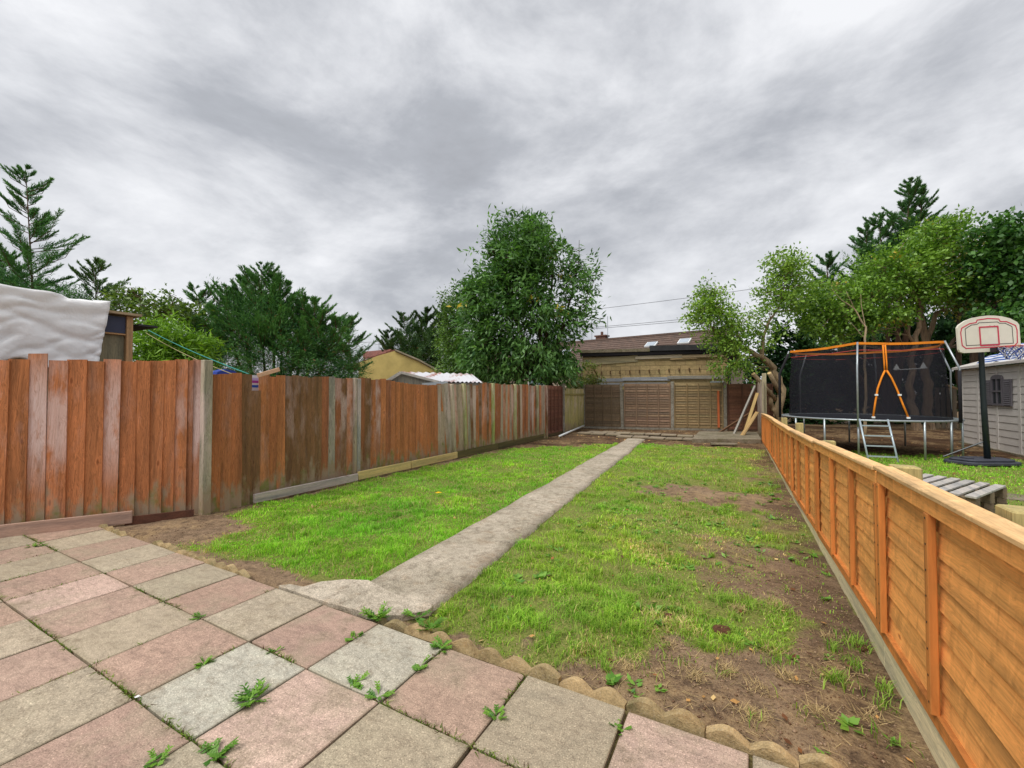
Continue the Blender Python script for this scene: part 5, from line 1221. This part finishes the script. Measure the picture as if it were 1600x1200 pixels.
    mb.tube([netpt(zc + .6, 2.02), netpt(zc + 3.5, 1.85), netpt(zc + 6.5, 1.6), netpt(zc + 9.5, 1.25), netpt(zc + 12, .95)], .02, 6)
    mb.build('entrance_trim', M['orange'], root, smooth=True)
    for th, z in ((zc - 7.6, 1.45), (zc + 8.0, 1.45), (zc - 10, .93), (zc + 12, .93)):
        p = netpt(th, z); MB().box((-.03, -.03, -.02), (.03, .03, .02)).build('clip', M['white'], root, loc=p)
trampoline()
def ladder():
    root = empty('metal_ladder', (2.60, 12.2, 0), R(8)); tag(root, 'small metal ladder leaning on the front rim of the trampoline', 'ladder')
    for x in (-.26, .26): MB().tube([(x, -.18, 0), (x, .26, .90)], .02, 8).build('rail', M['alu'], root, smooth=True)
    for k in range(4): t = .12 + k * .24; MB().bar((-.26, -.18 + .44 * t, .9 * t), (.26, -.18 + .44 * t, .9 * t), .05, .025).build('rung', M['alu'], root)
ladder()
# white double-pegged bar seen through the net (shelf on the tree)
o = MB().bar((0, 0, 0), (.95, .3, .06), .05, .025).prism([(-.09, 0), (.09, 0), (.0, .20)], -.02, .02, lambda a, b, c: (a + .05, c, b + .015)).prism([(-.09, 0), (.09, 0), (.0, .20)], -.02, .02, lambda a, b, c: (a + .84, .26 + c, b + .065)).build('white_bracket_bar', M['white'], loc=tuple(at(1398, 578, 15.3)))
tag(o, 'white bar with two pointed brackets fixed among the trunks behind the net', 'bar')

# ---------------------------------------------------------------- basketball hoop
def hoop():
    b = np.array([4.45, 12.7]); root = empty('basketball_hoop', (b[0], b[1], 0), YAW); tag(root, 'freestanding basketball hoop with a fan-shaped white backboard beside the plastic shed', 'basketball hoop')
    # local x = to the right, y = away
    MB().tube([(0.03, 0, .1), (-.02, 0, 1.2), (-.07, -.02, 2.3), (-.085, -.04, 2.75)], [.055, .05, .046, .046], 10).build('pole', M['hoop_pole'], root, smooth=True)
    MB().tube([(-.65, .25, .12), (-.02, .03, .46)], .018, 6).build('brace', M['hoop_pole'], root)
    poly = []
    for i in range(28):
        a = 2 * math.pi * i / 28; r = (abs(math.cos(a)) ** 3.2 + abs(math.sin(a)) ** 3.2) ** (-1 / 3.2) * (1 + .05 * math.sin(5 * a)); poly.append((.62 * r * math.cos(a), .36 * r * math.sin(a)))
    mb = MB(); mb.prism(poly, 0, .07); mb.prism([(x * .86, y * .82) for x, y in poly], .071, .115); mb.prism([(-.3 + x * .12, y * .3) for x, y in poly], .116, .135)
    mb.build('base', M['hoop_base'], root, bevel=.015, loc=(-.05, .05, 0), smooth=False)
    # backboard
    cxb, czb, w, h, ro = -.12, 2.72, 1.28, .75, R(3.0)
    def out(k, dxx=0.0):
        pts = []; W2, H2 = w / 2 * k, h / 2 * k
        for x, z in ((-.86, -1), (.86, -1), (.97, -.93), (1.0, -.8), (1.0, .40), (.94, .56), (.72, .78), (.45, .92), (.2, .98), (0, 1), (-.2, .98), (-.45, .92), (-.72, .78), (-.94, .56), (-1.0, .40), (-1.0, -.8), (-.97, -.93)): pts.append((x * W2, z * H2))
        return pts
    T = lambda a, b_, c: (cxb + a * math.cos(ro) - b_ * math.sin(ro), -.22 + c, czb + a * math.sin(ro) + b_ * math.cos(ro))
    bd = MB().prism(out(1.0), .0, .04, T).build('backboard', M['backboard'], root)
    def stroke(pts, wd, y, mat, nm):
        mb = MB(); n = len(pts)
        for i in range(n):
            p = Vector(pts[i]); q = Vector(pts[(i + 1) % n]); d_ = (q - p); 
            if d_.length < 1e-4: continue
            d_.normalize(); m_ = Vector((-d_.y, d_.x)) * wd / 2; p2 = p - d_ * wd * .25; q2 = q + d_ * wd * .25
            mb.prism([tuple(p2 - m_), tuple(q2 - m_), tuple(q2 + m_), tuple(p2 + m_)], y - .002 - .0001 * (i % 2), y, T)
        return mb.build(nm, mat, bd)
    # outer red line with shallow notches, inner black line, red target square
    def notch(k, dx): 
        p = [(-.80, -.78), (.80, -.78), (.92, -.6), (.94, .12), (.90, .38), (.62, .62), (.40, .66), (.36, .80), (0, .86), (-.36, .80), (-.40, .66), (-.62, .62), (-.90, .38), (-.94, .12), (-.92, -.6)]
        return [(x * w / 2 * k, z * h / 2 * k) for x, z in p]
    stroke(notch(.97, 0), .022, -.001, M['red'], 'red_line'); stroke([(x * w / 2, z * h / 2) for x, z in ((-.76, -.60), (.76, -.60), (.76, .32), (.55, .52), (.36, .54), (.30, .62), (-.30, .62), (-.36, .54), (-.55, .52), (-.76, .32))], .012, -.001, M['blackp'], 'black_line')
    stroke([(-.19, -.24), (.19, -.24), (.19, .14), (-.19, .14)], .028, -.004, M['red'], 'target_square')
    # rim and net
    zr = 2.40; rc = (-.0, -.22 - .32); ring = [(rc[0] + .225 * math.cos(2 * math.pi * i / 28), rc[1] + .225 * math.sin(2 * math.pi * i / 28), zr + .02 + rc[0] * 0) for i in range(28)]
    rim = MB().tube(ring, .011, 6, close=True).build('rim', M['cord_r'], root, smooth=True)
    MB().box((-.11, -.36, 2.33), (.07, -.222, 2.42)).build('bracket', M['blackp'], root); MB().bar((-.1, -.2, 2.9), (-.08, .02, 2.5), .03, .05).build('strut', M['hoop_pole'], root); MB().bar((.0, -.2, 2.9), (-.06, .02, 2.5), .03, .05).build('strut', M['hoop_pole'], root)
    rnd = random.Random(5)
    for cm, ph in (('cord_w', 0), ('cord_b', 1)):
        mb = MB(); m = 12
        for i in range(m):
            for sg in (1, -1):
                pts = []
                for k in range(5):
                    t = k / 4; rr = .21 - .11 * t; a = 2 * math.pi * (i + ph * .5) / m + sg * t * 1.1; pts.append((rc[0] + rr * math.cos(a), rc[1] + rr * math.sin(a), zr + .01 - t * (.2 + .06 * math.sin(i * 2.1 + sg)) + rnd.uniform(-.025, .025)))
                mb.tube(pts, .006, 4)
        mb.build('net', M[cm], rim)
hoop()

# ---------------------------------------------------------------- plastic shed
def plastic_shed():
    root = empty('plastic_shed', (5.8, 18.0, 0)); tag(root, 'beige plastic lap-board shed with a small shuttered window at the right edge', 'shed')
    Ly = 6.5; wx = 0.0; zt = 2.20; MB().box((.04, -Ly, .02), (3.2, .0, zt)).build('wall', M['plastic'], root)
    ribs = [0, -1.05, -2.1, -3.15, -4.2, -5.3, -Ly]
    for y in ribs: MB().box((-.012, -.06, .02), (.038, .06, zt)).build('rib', M['plastic'], root, loc=(0, y if y else -.07, 0), bevel=.006)
    me = {}
    for i in range(len(ribs) - 1):
        a, b = ribs[i + 1] + .065, (ribs[i] if i else -.07) - .065; ln = round(b - a, 3); hh = (zt - .02) / 12
        for r in range(12):
            if ln not in me: me[ln] = MB().hexa([(-.006, 0, 0), (-.006, ln, 0), (.038, ln, 0), (.038, 0, 0), (.006, 0, hh - .008), (.006, ln, hh - .008), (.038, ln, hh - .01), (.038, 0, hh - .01)]).mesh('lap_board', M['plastic'])
            link('lap_board', me[ln], root, None, (0, a, .02 + r * hh))
    MB().hexa([(-.16, -Ly - .1, 2.20), (-.16, .12, 2.20), (1.6, .12, 2.75), (1.6, -Ly - .1, 2.75), (-.16, -Ly - .1, 2.27), (-.16, .12, 2.27), (1.6, .12, 2.83), (1.6, -Ly - .1, 2.83)]).build('roof', M['plastic'], root)
    MB().box((-.05, -Ly - .1, -.1), (.5, .1, .02)).build('plinth', M['conc2'], root)
    # window
    y0, y1, z0, z1 = -2.48, -1.92, 1.22, 1.86; w = MB(); yc = (y0 + y1) / 2
    for (a, b, c, d_) in ((y0, y0 + .05, z0, z1), (y1 - .05, y1, z0, z1), (y0, y1, z0 - .05, z0), (y0 + .05, y1 - .05, (z0 + z1) / 2 - .02, (z0 + z1) / 2 + .02), (yc - .015, yc + .015, z0, (z0 + z1) / 2 - .021), (yc - .015, yc + .015, (z0 + z1) / 2 + .021, z1)): w.box((-.05, a, c), (-.014, b, d_))
    arc = [(y0, z1), (y0, z1 + .02)] + [(yc + (y1 - y0) / 2 * math.cos(t), z1 + .02 + .09 * math.sin(t)) for t in np.linspace(math.pi, 0, 9)][1:-1] + [(y1, z1 + .02), (y1, z1)]
    w.prism(arc, -.05, -.014, lambda a, b, c: (c, a, b)); f = w.build('window', M['shutter'], root)
    MB().box((-.028, y0 + .05, z0), (-.018, y1 - .05, z1)).build('pane', M['glassdark'], f)
    for s, (a, b) in enumerate(((y0 - .40, y0 - .02), (y1 + .02, y1 + .40))):
        mb = MB(); mb.box((-.04, a, z0 - .06), (-.014, b, z1 - .02)); sh = mb.build('shutter', M['shutter'], root)
        m3 = MB()
        for k in range(12): z = z0 - .03 + k * .052; m3.hexa([(-.055, a + .04, z), (-.055, b - .04, z), (-.041, b - .04, z), (-.041, a + .04, z), (-.043, a + .04, z + .035), (-.043, b - .04, z + .035), (-.041, b - .04, z + .035), (-.041, a + .04, z + .035)])
        m3.build('louvres', M['shutter'], sh)
    # tarp bundle on the roof
    n, m = 30, 12; V = []
    for i in range(n):
        for j in range(m):
            t = i / (n - 1); s = j / (m - 1); y = 16.9 - 3.6 * t; hgt = .34 * math.sin(math.pi * min(1, max(0, s))) ** .6 * (math.sin(math.pi * (t * .93 + .05)) ** .5); V.append((5.72 + 1.1 * s, y, 2.27 + .35 * s + hgt + .05 * math.sin(t * 23 + s * 6)))
    idx = np.arange(n * m).reshape(n, m); F = np.stack([idx[:-1, :-1], idx[:-1, 1:], idx[1:, 1:], idx[1:, :-1]], -1).reshape(-1, 4)
    o = link('striped_tarp', npmesh('striped_tarp', V, F, M['bluetarp'], None, True)); tag(o, 'crumpled blue and white tarpaulin bundled on the plastic shed roof', 'tarpaulin')
M['glassdark'] = flat('dark_window_pane', lin(60, 62, 68), .1, .7)
plastic_shed()
# kerb and old timber fence behind, between trampoline and shed
o = empty('low_timber_fence', tuple(g0(at(1490, 660, 19)))); tag(o, 'low weathered timber fence in the gap between the trampoline and the plastic shed', 'fence', 'fences')
_b = np.array(o.location)
for k in range(9): p = at(1466 + k * 9, 690, 19.5) - _b; MB().box((-.09, -.015, -.1), (.09, .015, 1.75)).build('board', M['rough_z'], o, color=jit(lin(126, 112, 92), .15), loc=(p[0], p[1], 0), rot=(0, 0, YAW))
p = at(1478, 602, 19.2) - _b; q = at(1512, 612, 18.9) - _b; MB().tube([p, q], .05, 8).build('rail', M['rough_x'], o, color=lin(176, 150, 112))

# pallet
def pallet():
    root = empty('wooden_pallet', (2.55, 7.95, 0), R(0)); tag(root, 'weathered grey wooden pallet standing raised on the grass behind the orange fence', 'pallet')
    a = np.array([2.97, 8.02]) ; rnd = random.Random(3)
    root.location = (2.95, 8.05, 0); root.rotation_euler = (0, 0, R(0))
    ex = unit(np.array([2.26 - 2.95, 6.87 - 8.02])); ey = np.array([ex[1], -ex[0]]); ey = ey if ey[0] < 0 else -ey   # ex along each slat, ey from slat to slat
    ey = unit(np.array([2.45 - 2.97, 8.56 - 8.02]))
    z1 = .28; Ls = 1.25
    for k in range(8):
        c = ey * (k * .155); w = ey * .052
        def Pq(s, side, z): p = c + ex * s + w * side; return (p[0], p[1], z)
        MB().hexa([Pq(0, -1, z1 - .02), Pq(Ls, -1, z1 - .02), Pq(Ls, 1, z1 - .02), Pq(0, 1, z1 - .02), Pq(0, -1, z1), Pq(Ls, -1, z1), Pq(Ls, 1, z1), Pq(0, 1, z1)]).build('slat', M['rough_y'], root, color=jit(lin(176, 170, 164), .08))
    for s in (.04, .6, 1.18):
        p = ex * s - ey * .05; q = ex * s + ey * 1.15; MB().bar((p[0], p[1], z1 - .09), (q[0], q[1], z1 - .09), .08, .13).build('bearer', M['rough_y'], root, color=jit(lin(120, 104, 86), .1))
        MB().bar((p[0], p[1], .03), (q[0], q[1], .03), .09, .05).build('foot_board', M['rough_y'], root, color=jit(lin(110, 96, 80), .1))
        for t in (.0, .55, 1.08): r_ = ex * s + ey * t; MB().box((-.045, -.045, .056), (.045, .045, z1 - .157)).build('block', M['rough_y'], root, color=lin(110, 94, 78), loc=(r_[0], r_[1], 0))
pallet()
o = MB().prism([(3.2, 8.6), (4.6, 8.2), (4.7, 8.7), (3.3, 9.1)], -.05, .012).build('stepping_slab', M['conc2']); tag(o, 'grey paving slab flush with the grass beyond the pallet', 'slab')

# ---------------------------------------------------------------- weeds, clods, oddments
def weed(x, y, n, L, wdt, label, c1=(70, 120, 34), c2=(128, 172, 60), tall=.4, seed=0, z=0.0):
    rng = np.random.default_rng(seed); az = rng.uniform(0, 6.283, n); el = rng.uniform(.1, 1, n) * tall
    P = np.stack([rng.normal(0, .012, n), rng.normal(0, .012, n), np.full(n, .0)], -1)
    D = unit(np.stack([np.cos(az), np.sin(az), el + .1], -1)); N = unit(np.array([0, 0, 1.0]) + rng.normal(size=(n, 3)) * .25)
    L *= .8; wdt *= .72; t = rng.random((n, 1)); colr = A3(*c1) * (1 - t) + A3(*c2) * t; Ln = L * rng.uniform(.5, 1.15, n)
    # toothed: add side leaflets along each leaf
    P2 = [P]; D2 = [D]; L2 = [Ln]; W2 = [np.full(n, wdt)]; C2 = [colr]
    for k in (.35, .55, .75):
        for sg in (-1, 1):
            s = unit(np.cross(D, N)) * sg; P2.append(P + D * (Ln * k)[:, None]); D2.append(unit(D + s * .8)); L2.append(Ln * .32); W2.append(np.full(n, wdt * .7)); C2.append(colr)
    o = leafmesh('weed', np.concatenate(P2), np.concatenate(D2), np.concatenate([N] * len(P2)), np.concatenate(L2), np.concatenate(W2), np.concatenate(C2), M['leaf'])
    o.location = (x, y, z); tag(o, label, 'weed', 'weeds in the paving joints')
WL = [(-2.15, 2.09, 22, .14, .022, 'largest bushy weed at the corner of the threshold slab', .9), (-2.11, 1.25, 24, .12, .022, 'spreading leafy weed between a pale slab and the light pink slab'),
      (-1.91, 1.00, 14, .10, .022, 'leafy weed in the joint near the bottom edge of the photo'), (-2.62, 1.28, 12, .08, .018, 'small ferny weed left of the pale grey slab'),
      (-2.10, 1.85, 9, .07, .022, 'small weed on the joint just below the threshold-slab weed'), (-1.57, 1.56, 7, .09, .024, 'few-leaved weed at the crossing of four slabs'),
      (-1.76, 1.55, 9, .08, .022, 'small bright weed left of the four-slab crossing'), (-1.55, 1.81, 12, .08, .02, 'weed halfway up the joint beside the dark pink slab'),
      (-1.57, 2.03, 12, .09, .026, 'broad-leaved weed against the scalloped edging'), (-1.02, 1.72, 10, .08, .022, 'weed in the joint right of the dark pink slab'), (-.50, 1.92, 8, .06, .018, 'tiny weed in the joint beside the pale pink slab at the right'),
      (-2.39, 1.55, 6, .05, .016, 'tiny weed high on the long joint'), (-2.10, .86, 9, .07, .02, 'weed at the very bottom of the photo left of centre'), (-6.05, 1.47, 12, .09, .014, 'low green tuft in the farthest joint by the old fence'),
      (-3.19, 1.53, 9, .07, .016, 'small weed where the long joint meets the pink slab before the left lawn'), (-1.75, 2.16, 12, .12, .036, 'broad-leaved weed growing between the first scallops'), (-1.92, 2.22, 8, .12, .03, 'weed in the gap beside the broken threshold slab')]
for i, w_ in enumerate(WL): weed(w_[0], w_[1], w_[2], w_[3], w_[4], w_[5], tall=w_[6] if len(w_) > 6 else .5, seed=100 + i)
# thin moss and seedling growth along the joints
def joint_moss():
    rng = np.random.default_rng(77); X = []; Y = []
    for y in (1.53, .985, .46): 
        x = rng.uniform(-6.9, -.6, 2600); k = fbm(x, 0 * x + y, 2.2, 5) > .53; X.append(x[k]); Y.append(np.full(k.sum(), y) + rng.normal(0, .006, k.sum()))
    for x0 in (-1.025, -1.555, -2.09, -2.62, -3.15, -3.66, -4.16, -4.66, -5.16, -5.67):
        y = rng.uniform(-.3, 2.05, 700); k = fbm(0 * y + x0, y, 2.6, 8) > .56; Y.append(y[k]); X.append(np.full(k.sum(), x0) + rng.normal(0, .006, k.sum()))
    x = np.concatenate(X); y = np.concatenate(Y); n = len(x); az = rng.uniform(0, 6.283, n)
    t = rng.random((n, 1)); c = A3(76, 100, 34) * (1 - t) + A3(140, 168, 62) * t; br = rng.random((n, 1)) < .25; c = np.where(br, A3(96, 70, 48), c)
    V, F, cc = blades(np.stack([x, y, np.full(n, -.02)], -1), rng.uniform(.018, .042, n), rng.uniform(.003, .006, n), az, rng.uniform(.3, 1.3, n), c)
    tag(link('joint_moss', npmesh('joint_moss', V, F, M['grass'], cc)), 'moss and seedling grass growing in the joints between the patio slabs', 'moss', kind='stuff')
joint_moss()
def grass_tufts():
    rng = np.random.default_rng(14); X = []; Y = []
    for _ in range(150):
        cx_ = rng.uniform(-1.6, .62); cy_ = rng.uniform(2.25, 9.5) if rng.random() < .5 else rng.uniform(2.25, 3.6); q = rng.integers(14, 60); sp = rng.uniform(.012, .045)
        if cx_ > -.5 and cy_ < 2.7: q = int(q * .25)
        X.append(cx_ + rng.normal(0, sp, q)); Y.append(cy_ + rng.normal(0, sp, q))
    x = np.concatenate(X); y = np.concatenate(Y); k = (x < fence_x(y) - .05) & (y > 2.16) & (x > path_right(y) + .05); x = x[k]; y = y[k]; n = len(x); t = rng.random((n, 1))
    V, F, cc = blades(np.stack([x, y, ground_z(x, y) - .003], -1), rng.uniform(.03, .085, n), rng.uniform(.0025, .006, n), rng.uniform(0, 6.283, n), rng.uniform(.3, 1.1, n), A3(92, 142, 38) * (1 - t) + A3(178, 206, 92) * t)
    tag(link('grass_tufts', npmesh('grass_tufts', V, F, M['grass'], cc)), 'longer grass tufts coming up through the thin right lawn and bare earth', 'grass tufts', kind='stuff')
grass_tufts()
# leafy seedlings on the bare ground
def seedlings():
    rng = np.random.default_rng(9); n = 420; x = rng.uniform(-1.8, .6, n); y = rng.uniform(2.2, 9, n); m = grass_mask(x, y); k = (rng.random(n) < .9 * (fbm(x, y, 2, 19) > .47)) & (x < fence_x(y) - .08); x = x[k]; y = y[k]
    P = []; D = []; N = []; L = []; Wd = []; Cc = []
    for a, b in zip(x, y):
        q = rng.integers(4, 10); az = rng.uniform(0, 6.283, q); P.append(np.stack([a + rng.normal(0, .012, q), b + rng.normal(0, .012, q), np.full(q, ground_z(a, b) + .008)], -1)); D.append(unit(np.stack([np.cos(az), np.sin(az), rng.uniform(.2, .9, q)], -1)))
        N.append(unit(np.array([0, 0, 1.0]) + rng.normal(size=(q, 3)) * .3)); s = rng.uniform(.025, .065); L.append(np.full(q, s) * rng.uniform(.6, 1.2, q)); Wd.append(np.full(q, s * rng.uniform(.3, .7))); t = rng.random((q, 1)); Cc.append(A3(76, 126, 36) * (1 - t) + A3(136, 180, 72) * t)
    o = leafmesh('seedlings', *[np.concatenate(z) for z in (P, D, N, L, Wd, Cc)], M['leaf']); tag(o, 'small leafy seedlings and clover dotted over the right lawn', 'seedlings', kind='stuff')
seedlings()
def clod(x, y, r, label, c=lin(92, 62, 46)):
    bm = bmesh.new(); bmesh.ops.create_icosphere(bm, subdivisions=3, radius=r)
    for v in bm.verts: k = .75 + .6 * float(fbm(v.co.x * 30 + 9, v.co.y * 30 + v.co.z * 17, 1, 3)); v.co *= k; v.co.z *= .5
    me = bpy.data.meshes.new('soil_clod'); bm.to_mesh(me); bm.free(); me.materials.append(M['soil']); o = link('soil_clod', me, loc=(x, y, float(ground_z(x, y)) + r * .25)); tag(o, label, 'clod of earth', 'clods on the right lawn')
M['soil'] = flat('dark_crumbly_soil', lin(96, 66, 50), .95, .1, .5, 40, bump=.8)
clod(-.14, 3.01, .055, 'larger dark brown clod of earth in the right lawn'); clod(-.47, 3.08, .03, 'smaller dark clod left of the larger one'); clod(.60, 3.28, .035, 'dark clod close to the foot of the orange fence')
# pebbles and crumbs
def pebbles():
    rng = np.random.default_rng(4); n = 2400; x = np.concatenate([rng.uniform(-1.4, .66, 2200), rng.uniform(-6, -4.6, 200)]); y = np.concatenate([rng.uniform(2.15, 4.2, 2200), rng.uniform(2.1, 3.1, 200)]); k = rng.random(n) > grass_mask(x, y); x = x[k]; y = y[k]; n = len(x)
    r = rng.uniform(.003, .010, n)[:, None]; c = np.stack([x, y, ground_z(x, y) + .002], -1); o6 = np.array([[1, 0, 0], [0, 1, 0], [-1, 0, 0], [0, -1, 0], [0, 0, .7], [0, 0, -.7]])
    V = (c[:, None] + o6 * r[:, None] * rng.uniform(.6, 1.3, (n, 6, 1))).reshape(-1, 3); f = np.array([[0, 1, 4], [1, 2, 4], [2, 3, 4], [3, 0, 4], [1, 0, 5], [2, 1, 5], [3, 2, 5], [0, 3, 5]])
    F = ((np.arange(n) * 6)[:, None, None] + f).reshape(-1, 3); t = rng.random((n, 1)); cc = A3(104, 76, 56) * (1 - t) + A3(176, 150, 124) * t
    tag(link('soil_crumbs', npmesh('soil_crumbs', V, F, M['dry'], np.repeat(cc, 6, 0))), 'small stones and crumbs of soil lying on the bare earth', 'pebbles', kind='stuff')
pebbles()
def one_leaf(p, L, c, label, cat='fallen leaf'):
    o = leafmesh('fallen_leaf', np.zeros((1, 3)), np.array([[.8, .6, .15]]), np.array([[.1, 0, 1.0]]), np.array([L]), np.array([L * .7]), np.array([A3(*c)]), M['dry']); o.location = p; tag(o, label, cat)
one_leaf((-4.02, 5.02, .02), .11, (236, 186, 40), 'single bright yellow leaf lying on the left lawn')
one_leaf((-2.62, .98, .008), .03, (235, 235, 235), 'scrap of white paper on the big pink slab at lower left', 'paper scrap')
print('done', sum(len(o.data.polygons) for o in bpy.data.objects if o.type == 'MESH'))
